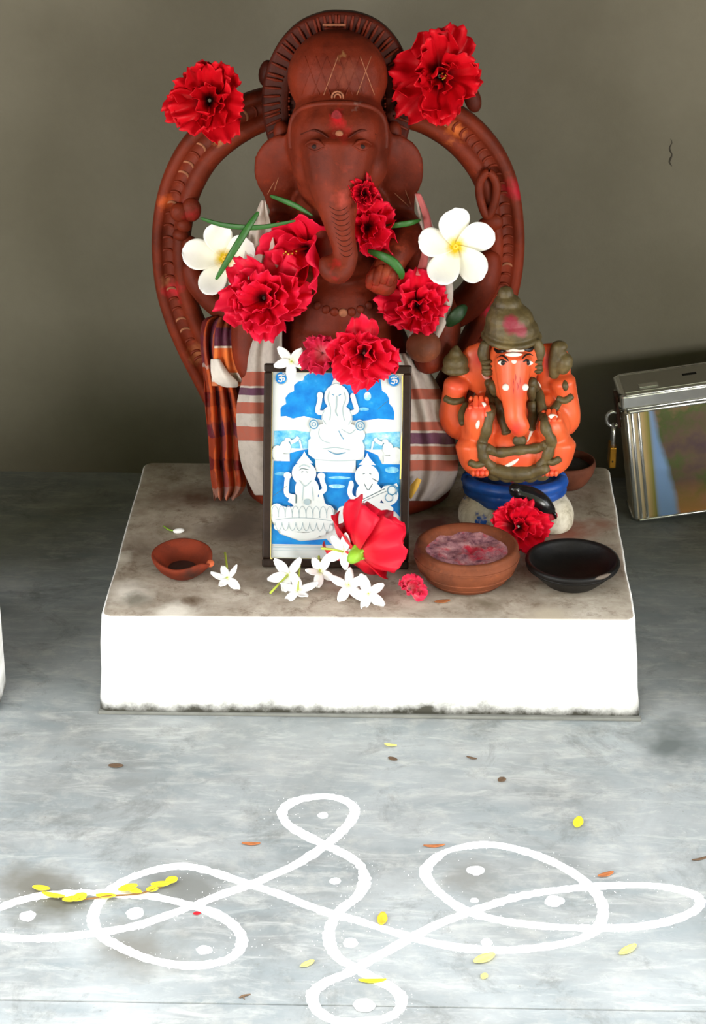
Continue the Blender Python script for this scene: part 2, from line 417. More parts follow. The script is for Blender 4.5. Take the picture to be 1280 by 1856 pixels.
def make_statue():
    base_c = onz(632, 895, HT); base_c.y = .335
    R = empty('terracotta_statue', Vector((base_c.x, base_c.y, HT)), 'large terracotta elephant-headed deity seated within a ribbed clay ring', 'statue')
    # oval base slab
    bm = bmesh.new(); lathe(bm, [(.0, 0), (.118, 0), (.127, .006), (.129, .016), (.125, .026), (.112, .03), (0, .03)], 48, (base_c.x, base_c.y, HT), .01, 1, 1, .70)
    bmesh.ops.remove_doubles(bm, verts=bm.verts, dist=1e-6)
    part('base', bm_mesh(bm, 'base'), terra, R)
    # body, one continuous surface
    P = px3
    bm = bmesh.new()
    ell(bm, P(618, 580, .32), (.070, .062, .085))           # chest and belly
    ell(bm, P(618, 640, .31), (.085, .068, .07))
    ell(bm, P(618, 470, .325), (.085, .045, .05))           # shoulders
    capsule(bm, [P(620, 700, .32), P(560, 760, .312), P(497, 800, .302), P(560, 850, .276)], [.06, .052, .044, .032])   # folded legs
    capsule(bm, [P(620, 700, .32), P(690, 760, .312), P(763, 800, .302), P(690, 850, .276)], [.06, .052, .044, .032])
    ell(bm, P(620, 790, .33), (.105, .066, .06))
    # head
    ell(bm, P(614, 255, .295), (.060, .060, .072))
    ell(bm, P(600, 235, .275), (.038, .038, .036)); ell(bm, P(632, 235, .275), (.038, .038, .036))
    ell(bm, P(612, 140, .315), (.058, .046, .055))          # crown cap
    ell(bm, P(613, 318, .288), (.050, .05, .048))
    ell(bm, P(570, 300, .27), (.026, .026, .03)); ell(bm, P(662, 300, .27), (.026, .026, .03))
    # trunk
    capsule(bm, [P(614, 270, .262), P(612, 330, .246), P(613, 382, .230), P(620, 428, .216), P(627, 466, .207), P(615, 493, .200), P(598, 488, .200), P(592, 470, .204)],
            [.045, .036, .0225, .0155, .0140, .0140, .0128, .0095], seg=18)
    # lower jaw
    ell(bm, P(598, 395, .262), (.02, .02, .02)); ell(bm, P(594, 440, .262), (.018, .018, .03))
    # neck
    capsule(bm, [P(618, 350, .315), P(618, 460, .325)], [.055, .06])
    # ears
    for sx, pts in ((-1, [(520, 262), (502, 285), (496, 315), (503, 350), (510, 388)]), (1, [(708, 262), (728, 287), (732, 320), (727, 355), (734, 392)])):
        capsule(bm, [P(x, y, .300 + .004 * i) for i, (x, y) in enumerate(pts)], [.018, .0235, .0235, .018, .013], flat=.32)
        capsule(bm, [P(616 + sx * 78, 280, .295), P(615 + sx * 100, 300, .305), P(615 + sx * 98, 340, .308)], [.018, .022, .016], flat=.4)
    # shoulders and four arms
    capsule(bm, [P(545, 430, .325), P(505, 440, .305), P(470, 520, .295), P(456, 600, .29), P(456, 655, .278), P(480, 700, .268)], [.036, .034, .028, .025, .021, .018])
    capsule(bm, [P(690, 420, .325), P(735, 440, .300), P(770, 520, .295), P(800, 590, .29), P(790, 640, .272), P(768, 655, .258)], [.036, .032, .027, .024, .02, .017])
    capsule(bm, [P(560, 460, .345), P(455, 565, .345), P(405, 558, .347), P(360, 515, .347), P(345, 480, .350)], [.03, .018, .0165, .015, .012])
    capsule(bm, [P(690, 450, .345), P(790, 565, .345), P(845, 550, .347), P(878, 505, .347), P(890, 460, .350)], [.03, .020, .022, .02, .012])
    # front hand raised beside the trunk tip: arm then a curled hand
    capsule(bm, [P(745, 420, .285), P(722, 455, .262), P(700, 490, .25), P(688, 520, .245)], [.021, .018, .018, .019])
    body = part('body', remesh(bm, 'body', .0028, 5), terra, R)
    add_bvh(body.data); SF = lambda x, y, l=0.0: surf(x, y, l, .25)
    # knuckles of the curled hand
    for i, (x, y) in enumerate(((672, 502), (684, 497), (697, 494), (708, 498))):
        sub('finger', tubemesh('finger', [SF(x + 10, y - 12), SF(x + 2, y, .002), SF(x - 3, y + 18)], [.0055, .0065, .0045], 8), terra, body)
    for ex, s_ in ((571, -1), (656, 1)):
        sub('eyelid', tubemesh('eyelid', [SF(ex - 17, 262), SF(ex - 6, 256), SF(ex + 6, 257), SF(ex + 17, 265)] if s_ < 0 else [SF(ex - 17, 265), SF(ex - 6, 257), SF(ex + 6, 256), SF(ex + 17, 262)], [.001, .0022, .0022, .001], 8), terra, body)
        sub('lower_lid', tubemesh('lower_lid', [SF(ex - 16, 265), SF(ex, 274), SF(ex + 16, 267)], [.0008, .0014, .0008], 8), terra, body)
        sub('pupil', ellmesh('pupil', SF(ex, 266, -.0005), (.004, .002, .0026), None, 10), terra_black, body)
        sub('brow', tubemesh('brow', [SF(ex - s_ * 24, 250), SF(ex, 236), SF(ex + s_ * 26, 244)], [.0008, .0016, .0008], 8), terra_dark, body)
    # tusk stub and trunk rings
    sub('tusk', tubemesh('tusk', [P(585, 352, .25), P(582, 365, .243), P(581, 376, .24)], [.008, .0065, .004], 10), terra, body)
    for i in range(10):
        t = i / 9; x = 614 + 14 * t; y = 378 + 84 * t; w = 17 - 5 * t
        sub('trunk_wrinkle', tubemesh('trunk_wrinkle', [SF(x - w, y - 4), SF(x - w * .3, y + 3), SF(x + w * .5, y + 2), SF(x + w, y - 5)], [.0003, .0006, .0006, .0003], 6), terra_dark, body)
    # tripundra / forehead boss and brow band
    sub('forehead_mark', ellmesh('forehead_mark', SF(610, 212), (.006, .0012, .008)), simple('kumkum', srgb(120, 14, 18), .8, .3, 300), body)
    sub('forehead_boss', ellmesh('forehead_boss', SF(615, 243), (.0045, .003, .0045)), terra_line, body)
    bmr = bmesh.new(); cc = SF(612, 176)
    for rr in (.0035, .0065):
        tube(bmr, [cc + Vector((math.cos(a) * rr, 0, math.sin(a) * rr)) for a in [2 * PI * k / 16 for k in range(17)]], [.0011] * 17, 6, caps=False)
    sub('crown_rosette', bm_mesh(bmr, 'crown_rosette'), terra_line, body)
    # brow band: rounded roll framing the face
    bandp = [(528, 268), (527, 235), (535, 208), (560, 192), (612, 187), (664, 192), (690, 208), (699, 235), (699, 268)]
    dep = [.275, .268, .262, .256, .2535, .256, .262, .268, .275]
    sub('brow_band', tubemesh('brow_band', [SF(x, y, -.001) for (x, y), d in zip(bandp, dep)], [.0036] * 9, 10), terra, body)
    # netted crown: incised lozenges
    capsurf = lambda x, y: SF(x, y)
    for k in range(7):
        for sgn in (-1, 1):
            x0 = 553 + k * 20
            pts = [capsurf(x0 + sgn * u * 26, 102 + u * 70) for u in [j / 6 for j in range(7)]]
            if min(p.y for p in pts) < .6 and 545 < x0 + sgn * 26 < 680:
                sub('crown_net_line', tubemesh('crown_net_line', pts, [.0006] * 7, 5, 1, 1), terra_line if (k + (sgn > 0)) % 3 == 0 and x0 > 600 else terra, body)
    # ear hatching scratches
    for (a, b) in (((735, 345), (745, 372)), ((715, 350), (742, 375)), ((497, 330), (485, 352)), ((505, 322), (497, 346))):
        sub('ear_scratch', tubemesh('ear_scratch', [SF(*a), SF((a[0] + b[0]) / 2, (a[1] + b[1]) / 2), SF(*b)], [.0004, .0007, .0004], 5), terra_line, body)
    # ladoo ball held in the lower hand
    part('sweet_ball', ellmesh('sweet_ball', P(768, 628, .245), (.021, .020, .019)), terracotta('terracotta_ball', (120, 66, 44)), R)
    # ---- horseshoe crest behind the crown
    arch = [(505, 262), (497, 225), (492, 185), (497, 140), (517, 92), (548, 57), (585, 40), (615, 37), (650, 41), (684, 58), (712, 92), (728, 140), (731, 185), (727, 225), (718, 262)]
    CY = .345
    ap = [P(x, y, CY) for x, y in smoothpts(arch, 6)]
    ctr = P(612, 165, CY)
    bm = bmesh.new()
    rows = []
    for p in ap:
        d = (p - ctr); d.y = 0; d.normalize()
        prof = [(.011, .006), (.011, -.008), (.006, -.0095), (-.010, -.0085), (-.018, -.011), (-.0215, -.007), (-.0215, .006)]
        rows.append([bm.verts.new(p + d * a + Vector((0, b, 0))) for a, b in prof])
    for a, b in zip(rows, rows[1:]):
        for k in range(7): bm.faces.new((a[k], a[(k + 1) % 7], b[(k + 1) % 7], b[k]))
    bm.faces.new(rows[0]); bm.faces.new(rows[-1])
    crest = part('crest', bm_mesh(bm, 'crest'), terra_dark, R)
    # back slab filling the horseshoe
    bm = bmesh.new()
    f = [bm.verts.new(p + Vector((0, -.002, 0))) for p in ap]; g = [bm.verts.new(p + Vector((0, .006, 0))) for p in ap]
    bm.faces.new(f); bm.faces.new(g[::-1])
    for i in range(len(f)): bm.faces.new((f[i], f[(i + 1) % len(f)], g[(i + 1) % len(f)], g[i]))
    bmesh.ops.triangulate(bm, faces=[q for q in bm.faces if len(q.verts) > 4])
    part('crest_back', bm_mesh(bm, 'crest_back', False), terra_dark, R)
    rb = bmesh.new(); tube(rb, [Vector((0, 0, -.009)), Vector((0, -.0008, 0)), Vector((0, 0, .009))], [.0014, .0019, .0014], 8, .9); ridge_me = bm_mesh(rb, 'ridge')
    ridge_me.materials.append(terra)
    L = len(ap)
    for k in range(46):
        i = 2 + int(k * (L - 5) / 45); p = ap[i]; d = p - ctr; d.y = 0; d.normalize()
        o = bpy.data.objects.new('ridge', ridge_me); COL.objects.link(o); o.parent = crest
        o.matrix_basis = Matrix.Translation(p + d * -.001 + Vector((0, -.0098, 0))) @ Matrix.Rotation(math.atan2(d.x, d.z), 4, 'Y')
    bb = bmesh.new(); ell(bb, (0, 0, 0), .0016, None, 8); bead_me = bm_mesh(bb, 'bead'); bead_me.materials.append(terra)
    for k in range(52):
        i = 1 + int(k * (L - 3) / 51); p = ap[i]; d = p - ctr; d.y = 0; d.normalize()
        o = bpy.data.objects.new('bead', bead_me); COL.objects.link(o); o.parent = crest
        o.location = p + d * -.0215 + Vector((0, -.0085, 0))
    # stacked finial pattern on top of the crest
    for i, (w, y) in enumerate(((20, 45), (17, 52), (12, 59), (7, 66))):
        sub('crest_finial', tubemesh('crest_finial', [P(606 - w, y, .3325), P(606, y, .331), P(606 + w, y, .3325)], [.0016] * 3, 7), terra_line if i in (0, 2) else terra, crest)
    # ---- ring
    left = [(500, 192), (455, 207), (405, 236), (364, 274), (335, 323), (318, 377), (311, 440), (316, 510), (331, 565), (356, 622), (392, 690), (428, 760), (462, 820), (486, 850)]
    right = [(722, 190), (775, 204), (824, 231), (860, 264), (887, 303), (905, 350), (914, 410), (915, 460), (908, 512), (890, 570), (862, 630), (826, 695), (792, 760), (765, 820), (750, 850)]
    RY = .362
    ring = None
    bm = bmesh.new(); centers = []
    cring = P(613, 445, RY)
    for side in (left, right):
        q = [P(x, y, RY) for x, y in smoothpts(side, 6)]
        rows = []
        for i, p in enumerate(q):
            tdir = (q[min(i + 1, len(q) - 1)] - q[max(i - 1, 0)]).normalized()
            d = Vector((tdir.z, 0, -tdir.x))
            if d.dot(p - cring) < 0: d = -d
            f = i / (len(q) - 1)
            w = .0245 * (1 + .06 * math.sin(f * 9)) * (1 if f < .8 else 1 - (f - .8) * 1.2)
            prof = [(1.0, .004), (1.0, -.007), (.86, -.013), (.62, -.0145), (.46, -.012), (.40, -.0095), (-.08, -.0085), (-.14, -.0115), (-.34, -.016), (-.62, -.0165), (-.88, -.011), (-1.0, -.003), (-.9, .008), (0, .012), (.85, .009)]
            rows.append([bm.verts.new(p + d * (a * w) + Vector((0, b, 0))) for a, b in prof])
            centers.append((p, d, tdir, w, f, side is left))
        n = len(rows[0])
        for a, b in zip(rows, rows[1:]):
            for k in range(n): bm.faces.new((a[k], a[(k + 1) % n], b[(k + 1) % n], b[k]))
        bm.faces.new(rows[0]); bm.faces.new(rows[-1])
    ring = part('halo_ring', bm_mesh(bm, 'halo_ring'), terra_ring, R); add_bvh(ring.data)
    # crescent ridges pressed into the channel of the ring
    rb = bmesh.new()
    arc = [Vector((math.sin(a) * .0075, -.0005, math.cos(a) * .006 - .003)) for a in [(-1.25 + 2.5 * k / 8) for k in range(9)]]
    tube(rb, arc, [.0008, .0013, .0016, .0017, .0017, .0017, .0016, .0013, .0008], 6)
    ridge2 = bm_mesh(rb, 'ridge'); ridge2.materials.append(terra_ring)
    ridge2d = ridge2.copy(); ridge2d.materials.clear(); ridge2d.materials.append(terra_line)
    lastz = {True: None, False: None}
    for (p, d, tdir, w, f, isl) in centers:
        if f > .72: continue
        lp = lastz[isl]
        if lp is not None and (p - lp).length < .0085: continue
        lastz[isl] = p
        o = bpy.data.objects.new('ridge', ridge2d if random.random() < .16 else ridge2); COL.objects.link(o); o.parent = ring
        upd = -tdir
        m = Matrix((( d.x, 0, upd.x, 0), (0, 1, 0, 0), (d.z, 0, upd.z, 0), (0, 0, 0, 1)))
        o.matrix_basis = Matrix.Translation(p + d * (.16 * w) + Vector((0, -.0088, 0))) @ m @ Matrix.Diagonal((w / .0245, 1, 1, 1))
    # scroll knobs and loops on the ring
    lp = [P(x, y, .342) for x, y in smoothpts([(886, 312), (900, 335), (896, 368), (884, 392), (872, 366), (870, 332)], 5, True)]
    bm = bmesh.new(); tube(bm, lp + [lp[0]], [.0052] * (len(lp) + 1), 10, caps=False); sub('loop_ornament', bm_mesh(bm, 'loop_ornament'), terra_ring, ring)
    for (x, y, rx, rz) in ((893, 402, .013, .011), (884, 428, .012, .014), (878, 408, .008, .009), (326, 385, .012, .012), (347, 380, .012, .015), (334, 408, .010, .009), (328, 425, .010, .008), (344, 442, .010, .010)):
        sub('scroll_knob', ellmesh('scroll_knob', P(x, y, .346), (rx, .008, rz), None, 14), terra_ring, ring)
    for (x, y, rx, rz, ry) in ((484, 133, .010, .016, .15), (857, 180, .010, .016, -.3)):
        sub('edge_knob', ellmesh('edge_knob', P(x, y, .352), (rx, .009, rz), Euler((0, ry, 0)).to_quaternion(), 14), terra_dark, ring)
    for sx in (-1, 1):
        sub('ear_stud', ellmesh('ear_stud', P(612 + sx * 101, 240, .318), (.010, .010, .014), None, 14), terra, body)
    # lower garment ornaments on the chest
    for i in range(9):
        t = -1 + 2 * i / 8
        sub('necklace_bead', ellmesh('necklace_bead', SF(622 + t * 62, 545 + 22 * (1 - t * t)), (.0055, .003, .0055), None, 10), terra_line if i in (4, 8) else terra, body)
    return R
make_statue()

# ------------------------------------------------------------------ cloths
def mat_stripes(name, stops, weave=900, vary=.12, across=None):
    """woven cloth: colour bands along UV v; stops = (v, rgb) constant"""
    t = NT(name, .9, spec=.1)
    uv = t.sep(t.co.outputs['UV'])
    v = t.math('ADD', uv[1], t.math('MULTIPLY', t.math('SUBTRACT', t.noise(30, 3), .5), .09 if across else .012))
    c = t.ramp(v, [(p, srgb(*k)) for p, k in stops], 'CONSTANT')
    if across:
        u_ = t.math('ADD', uv[0], t.math('MULTIPLY', t.math('SUBTRACT', t.noise(16, 3), .5), .35))
        c2 = t.ramp(u_, [(p, srgb(*k)) for p, k in across], 'CONSTANT')
        c = t.mix(.62, c, c2)
    n = t.noise(90, 5, .7)
    c = t.mix(t.ramp(n, [(.45, (0, 0, 0, 1)), (.75, (vary * 3, vary * 3, vary * 3, 1))]), c, srgb(120, 106, 96))
    t.col(c)
    w = t.n('ShaderNodeTexWave'); w.inputs['Scale'].default_value = weave; t.l(t.co.outputs['Object'], w.inputs['Vector'])
    t.bump(w.outputs['Fac'], .25, .0006); return t.m
SAL, PUR, WHT, GRY = (168, 92, 76), (100, 64, 84), (188, 176, 168), (164, 152, 148)
def bands(lo, hi, lst, first=WHT):
    return [(0, first)] + [(max(0, (y - lo) / (hi - lo)), c) for y, c in lst]
shl_m = mat_stripes('shawl_left_weave', bands(590, 905, [(676, SAL), (701, WHT), (705, PUR), (719, WHT), (732, SAL), (753, WHT), (776, SAL), (802, GRY), (803, WHT)]))
shr_m = mat_stripes('shawl_right_weave', bands(640, 912, [(705, SAL), (724, WHT), (745, WHT), (766, SAL), (782, WHT), (786, PUR), (806, WHT), (811, SAL), (825, WHT), (836, SAL), (855, GRY)]))
shu_m = mat_stripes('shawl_shoulder_weave', [(0, (206, 190, 180)), (.5, WHT)])
pink_m = simple('shawl_pink_border', srgb(206, 112, 112), .9, .15, 60)
SH = empty('striped_shawl', Vector((-.03, .27, HT + .03)), 'white cotton shawl with salmon and purple stripes draped over the terracotta statue', 'cloth')
part('hanging_end', sheet('hanging_end', [(458, 512, 590, .262), (447, 512, 640, .244), (440, 520, 680, .238), (428, 530, 740, .228), (431, 535, 800, .224), (440, 540, 850, .226), (462, 540, 898, .232)], 18, 5, (2.2, .005), 1.0, bend=(.022, 0)), shl_m, SH)
part('hanging_end', sheet('hanging_end', [(715, 750, 640, .252), (718, 790, 690, .244), (722, 812, 740, .236), (724, 824, 790, .228), (726, 831, 840, .228), (730, 822, 880, .232), (735, 790, 908, .236)], 20, 5, (2.6, .006), 2.2, bend=(0, .04)), shr_m, SH)
part('shoulder_fold', sheet('shoulder_fold', [(474, 480, 362, .285), (455, 492, 410, .272), (440, 505, 480, .262), (440, 515, 540, .255), (455, 514, 600, .258)], 10, 4, (1.6, .004), .4), shu_m, SH)
part('shoulder_fold', sheet('shoulder_fold', [(752, 760, 350, .288), (760, 782, 400, .278), (765, 800, 460, .272), (765, 822, 520, .268), (748, 812, 580, .262), (735, 780, 640, .254)], 12, 4, (1.6, .004), 2.4), shu_m, SH)
part('pink_border', sheet('pink_border', [(752, 762, 350, .2835), (768, 782, 400, .270), (766, 779, 450, .259), (752, 771, 500, .253)], 4, 4, (1, .0015), .2, .002), pink_m, SH, 'pink woven border')
# plaid cloth knotted over the ring
OR, MA, VI = (196, 84, 40), (104, 26, 26), (96, 44, 66)
pl_m = mat_stripes('plaid_weave', [(0, MA), (.10, VI), (.26, (206, 196, 190)), (.28, OR), (.42, MA), (.5, OR), (.58, VI), (.66, OR), (.78, MA), (.84, OR), (.94, (190, 150, 130))],
                   across=[(0, MA), (.14, OR), (.3, VI), (.46, OR), (.62, (204, 110, 70)), (.7, MA), (.84, OR)])
pl2_m = mat_stripes('plaid_knot_weave', [(0, (150, 66, 34)), (.16, VI), (.42, (214, 196, 180)), (.45, (226, 118, 60)), (.8, (222, 206, 196)), (.93, (210, 120, 80))])
PC = empty('plaid_cloth', Vector((-.16, .30, HT)), 'orange and maroon plaid cloth hung over the left side of the clay ring', 'cloth')
part('long_fall', sheet('long_fall', [(384, 432, 573, .335), (366, 424, 585, .322), (364, 412, 630, .318), (370, 424, 690, .312), (372, 436, 740, .306), (377, 442, 790, .302), (380, 444, 840, .298), (384, 446, 880, .29), (388, 428, 904, .286)], 24, 5, (3.1, .0085), .9, .0016, None, 5), pl_m, PC)
part('folded_knot', sheet('folded_knot', [(398, 434, 574, .312), (390, 430, 600, .290), (388, 434, 640, .278), (384, 440, 670, .272), (384, 438, 700, .280)], 14, 5, (2.6, .005), 2.6), pl2_m, PC, 'bunched fold with a white and orange end')
part('white_corner', sheet('white_corner', [(382, 398, 650, .272), (382, 414, 674, .262), (388, 432, 692, .264), (408, 430, 702, .270)], 8, 4, (1, .003), .4), simple('plaid_white', srgb(216, 206, 198), .9, .1, 60), PC)

# ------------------------------------------------------------------ flowers
def mat_petal(name, core, mid, tip, a=.06, b=.32, length=.05, vein=True, trans=.25):
    t = NT(name, .45, spec=.25)
    d = t.n('ShaderNodeVectorMath', operation='LENGTH'); t.l(t.co.outputs['Object'], d.inputs[0])
    f = t.math('DIVIDE', d.outputs['Value'], length)
    f = t.math('ADD', f, t.math('MULTIPLY', t.math('SUBTRACT', t.noise(160, 3), .5), .16))
    c = t.ramp(f, [(a, srgb(*core)), (b, srgb(*mid)), (1.0, srgb(*tip))])
    t.col(c)
    t.bump(t.noise(220, 4), .25, .0008)
    tr = t.n('ShaderNodeBsdfTranslucent'); t.l(c, tr.inputs[0])
    mx = t.n('ShaderNodeMixShader'); mx.inputs[0].default_value = trans
    t.l(t.p.outputs[0], mx.inputs[1]); t.l(tr.outputs[0], mx.inputs[2])
    t.l(mx.outputs[0], t.t.nodes['Material Output'].inputs[0]); return t.m
def petal_mesh(name, Ln, Wd, curl=.25, ruff=.12, k=3.0, seed=0, shape='fan', nu=10, nv=9, cup=.15, frill=.06, thick=.0005):
    rnd = random.Random(seed); ph = rnd.uniform(0, 6)
    verts = []; faces = []
    for i in range(nv + 1):
        v = i / nv
        if shape == 'fan': w = Wd * (.10 + .90 * math.sin(min(1, v * 1.02) ** .9 * PI * .60))
        elif shape == 'oval': w = Wd * (.14 + .86 * math.sin(min(1, v * .985 + .005) ** 1.5 * PI) ** .6) * (1 if v < .999 else .55)
        else: w = Wd * (.16 + .84 * math.sin((v * .93 + .05) * PI) ** .8)
        for j in range(nu + 1):
            u = -1 + 2 * j / nu
            tipround = .30 if shape == 'fan' else 0
            yy = Ln * v * (1 - tipround * u * u * v) + frill * Ln * v ** 4 * (math.sin(u * 9 + ph) * .6 + math.sin(u * 21 + ph * 2) * .35)
            zz = curl * Ln * v * v - cup * Wd * (1 - u * u) * math.sin(v * PI) * .8 + ruff * Ln * v ** 1.7 * math.sin(u * k * PI / 1.3 + ph) \
                 + ruff * .6 * Ln * v * noise.noise(Vector((u * 2.2, v * 3, seed * 3.7))) + (frill > .06) * .03 * Ln * v ** 3 * math.sin(u * 17 + ph)
            verts.append((u * w, yy, zz))
    for i in range(nv):
        for j in range(nu):
            a = i * (nu + 1) + j; faces.append((a, a + 1, a + nu + 2, a + nu + 1))
    me = mesh_from(name, verts, faces)
    r = evalmods(me, [('SOLIDIFY', dict(thickness=thick, offset=0))]); r.name = name; return r
red_m = mat_petal('hibiscus_red', (80, 2, 8), (236, 16, 46), (250, 36, 76), .10, .42, .05)
red2_m = mat_petal('hibiscus_deep_red', (44, 2, 5), (212, 8, 24), (228, 18, 36), .12, .5, .05)
pinkp_m = mat_petal('pink_petal', (240, 150, 160), (236, 60, 96), (226, 40, 84), .05, .5, .03)
crim_m = mat_petal('crimson_petal', (226, 60, 70), (222, 14, 40), (234, 26, 56), .05, .4, .06)
whp_m = mat_petal('white_petal', (222, 190, 20), (248, 246, 226), (250, 250, 250), .12, .30, .045, trans=.15)
jas_m = mat_petal('jasmine_white', (236, 240, 190), (250, 250, 248), (252, 252, 252), .05, .25, .02, trans=.15)
green_m = simple('fresh_green', srgb(126, 168, 40), .5, .2, 80)
dgreen_m = simple('leaf_blade_green', srgb(44, 96, 36), .45, .2, 80)
dleaf_m = simple('dark_leaf_green', srgb(24, 52, 22), .5, .2, 80)
yel_m = simple('pollen_yellow', srgb(236, 190, 60), .7, .2, 300)
stam_m = simple('stamen_red', srgb(170, 20, 24), .6, .2, 200)
RUFF = {}
def ruffled(seed, Ln, mat, smooth=False):
    key = (seed, round(Ln, 3), mat.name, smooth)
    if key not in RUFF:
        rnd = random.Random(seed * 13 + 5)
        if smooth: me = petal_mesh('petal', Ln, Ln * rnd.uniform(.52, .62), rnd.uniform(.1, .3), rnd.uniform(.08, .12), rnd.uniform(1.8, 2.8), seed, 'fan', 16, 11, .18, .05)
        else: me = petal_mesh('petal', Ln, Ln * rnd.uniform(.44, .56), rnd.uniform(.0, .3), rnd.uniform(.10, .17), rnd.uniform(2.2, 4.2), seed, 'fan', 18, 10, .1, rnd.uniform(.07, .12))
        me.materials.append(mat); RUFF[key] = me
    return RUFF[key]
def frame_mat(p, axis, roll=0.0):
    z = Vector(axis).normalized(); x = Vector((0, 0, 1)).cross(z)
    if x.length < .1: x = Vector((1, 0, 0))
    x.normalize(); y = z.cross(x)
    return Matrix.Translation(p) @ Matrix(((x.x, y.x, z.x, 0), (x.y, y.y, z.y, 0), (x.z, y.z, z.z, 0), (0, 0, 0, 1))) @ Matrix.Rotation(roll, 4, 'Z')
def hibiscus(name, p, axis, Rr, label, mat=None, seed=0, layers=((6, 10, 1.0), (6, 32, .88), (4, 58, .66)), group='double hibiscus blooms', stamen=0.0, roll=0.0, cat='flower', stretch=1.0, jit=17, calyx=False, fname='petal', smooth=False):
    mat = mat or red_m
    root = empty(name, frame_mat(p, axis, roll), label, cat, group)
    rnd = random.Random(seed)
    k = 0
    for (n, tilt, sc) in layers:
        off = rnd.uniform(0, 6.28)
        for i in range(n):
            me = ruffled((seed + k) % 5, Rr, mat, smooth); k += 1
            a = off + 2 * PI * i / n + rnd.uniform(-.35, .35); tl = math.radians(tilt + rnd.uniform(-jit, jit)); s_ = sc * rnd.uniform(.78, 1.14)
            o = bpy.data.objects.new(fname, me); COL.objects.link(o); o.parent = root
            o.matrix_basis = Matrix.Diagonal((stretch, 1, 1, 1)) @ Matrix.Rotation(a, 4, 'Z') @ Matrix.Translation((0, Rr * .04, 0)) @ Matrix.Rotation(tl, 4, 'X') @ Matrix.Rotation(rnd.uniform(-.55, .55), 4, 'Y') @ Matrix.Diagonal((s_, s_, s_, 1))
    if stamen:
        bm = bmesh.new(); tube(bm, [Vector((0, 0, 0)), Vector((.001, .001, stamen * .5)), Vector((.004, -.001, stamen))], [.0016, .0013, .001], 8)
        st = link('stamen', bm_mesh(bm, 'stamen'), stam_m, root, Matrix())
        for i in range(10):
            a = rnd.uniform(0, 6.28); z = stamen * rnd.uniform(.55, 1.02); r = rnd.uniform(.002, .004)
            link('anther', ellmesh('anther', (r * math.cos(a) + .003, r * math.sin(a), z), .0011, None, 6), yel_m if i % 3 else stam_m, st, Matrix())
    if calyx:
        bm = bmesh.new(); lathe(bm, [(.0005, -.019), (.0045, -.017), (.0075, -.010), (.0085, -.003), (.007, .004), (.0005, .005)], 14)
        cx = link('calyx', bm_mesh(bm, 'calyx'), green_m, root, Matrix())
        for i in range(5):
            a = 2 * PI * i / 5; bm = bmesh.new()
            tube(bm, [Vector((math.cos(a) * .0075, math.sin(a) * .0075, -.004)), Vector((math.cos(a) * .0095, math.sin(a) * .0095, .005)), Vector((math.cos(a) * .012, math.sin(a) * .012, .011))], [.003, .0026, .0006], 6, .5)
            link('sepal', bm_mesh(bm, 'sepal'), green_m, cx, Matrix())
    return root
F = lambda px, py, l=.006, d=.3: surf(px, py, l, d)
HG = 'red hibiscus blooms'
hibiscus('hibiscus_flower', F(380, 182, .012, .345), (-.15, -1, .3), .053, 'deep red ruffled hibiscus on the upper left of the clay ring', red2_m, 1, group=HG, stretch=.95)
hibiscus('hibiscus_flower', F(798, 138, .012, .345), (.05, -1, .25), .057, 'deep red ruffled hibiscus on the upper right of the clay ring', red2_m, 3, group=HG, stamen=.022, layers=((6, 8, 1.0), (6, 30, .9), (3, 55, .55)))
hibiscus('hibiscus_flower', F(556, 450, .016, .25), (-.62, -.85, .1), .056, 'open red hibiscus left of the clay trunk, its stamen pointing left', red_m, 5, group=HG, stamen=.048, layers=((5, 24, 1.0), (3, 48, .7)), smooth=True, jit=9, roll=.4)
hibiscus('hibiscus_flower', F(478, 540, .012, .25), (-.15, -1, .35), .052, 'largest bright red ruffled hibiscus on the statue left arm above the picture', red_m, 8, group=HG, layers=((7, 8, 1.0), (7, 32, .9), (6, 55, .68)))
hibiscus('hibiscus_flower', F(665, 412, .010, .25), (.1, -1, .3), .040, 'small red ruffled hibiscus right of the clay trunk', red_m, 12, group=HG, stretch=.85)
hibiscus('hibiscus_bud', F(660, 350, .016, .25), (.1, -1, .5), .021, 'tiny red ruffled bloom above the one beside the trunk', red_m, 14, group=HG, stretch=.7)
hibiscus('hibiscus_flower', F(756, 552, .012, .25), (.15, -1, .3), .044, 'red hibiscus on the right arm of the terracotta statue below the white plumeria', red_m, 17, group=HG)
hibiscus('hibiscus_flower', ony(660, 640, .178), (.0, -1, .25), .046, 'red hibiscus drooping over the top edge of the picture frame', red_m, 21, group=HG)
hibiscus('oleander_flower', ony(585, 640, .186), (-.1, -1, .4), .030, 'pale crimson loose petalled bloom on the top edge of the picture frame', pinkp_m, 23, layers=((5, 15, 1.0), (4, 45, .8)), group=None)

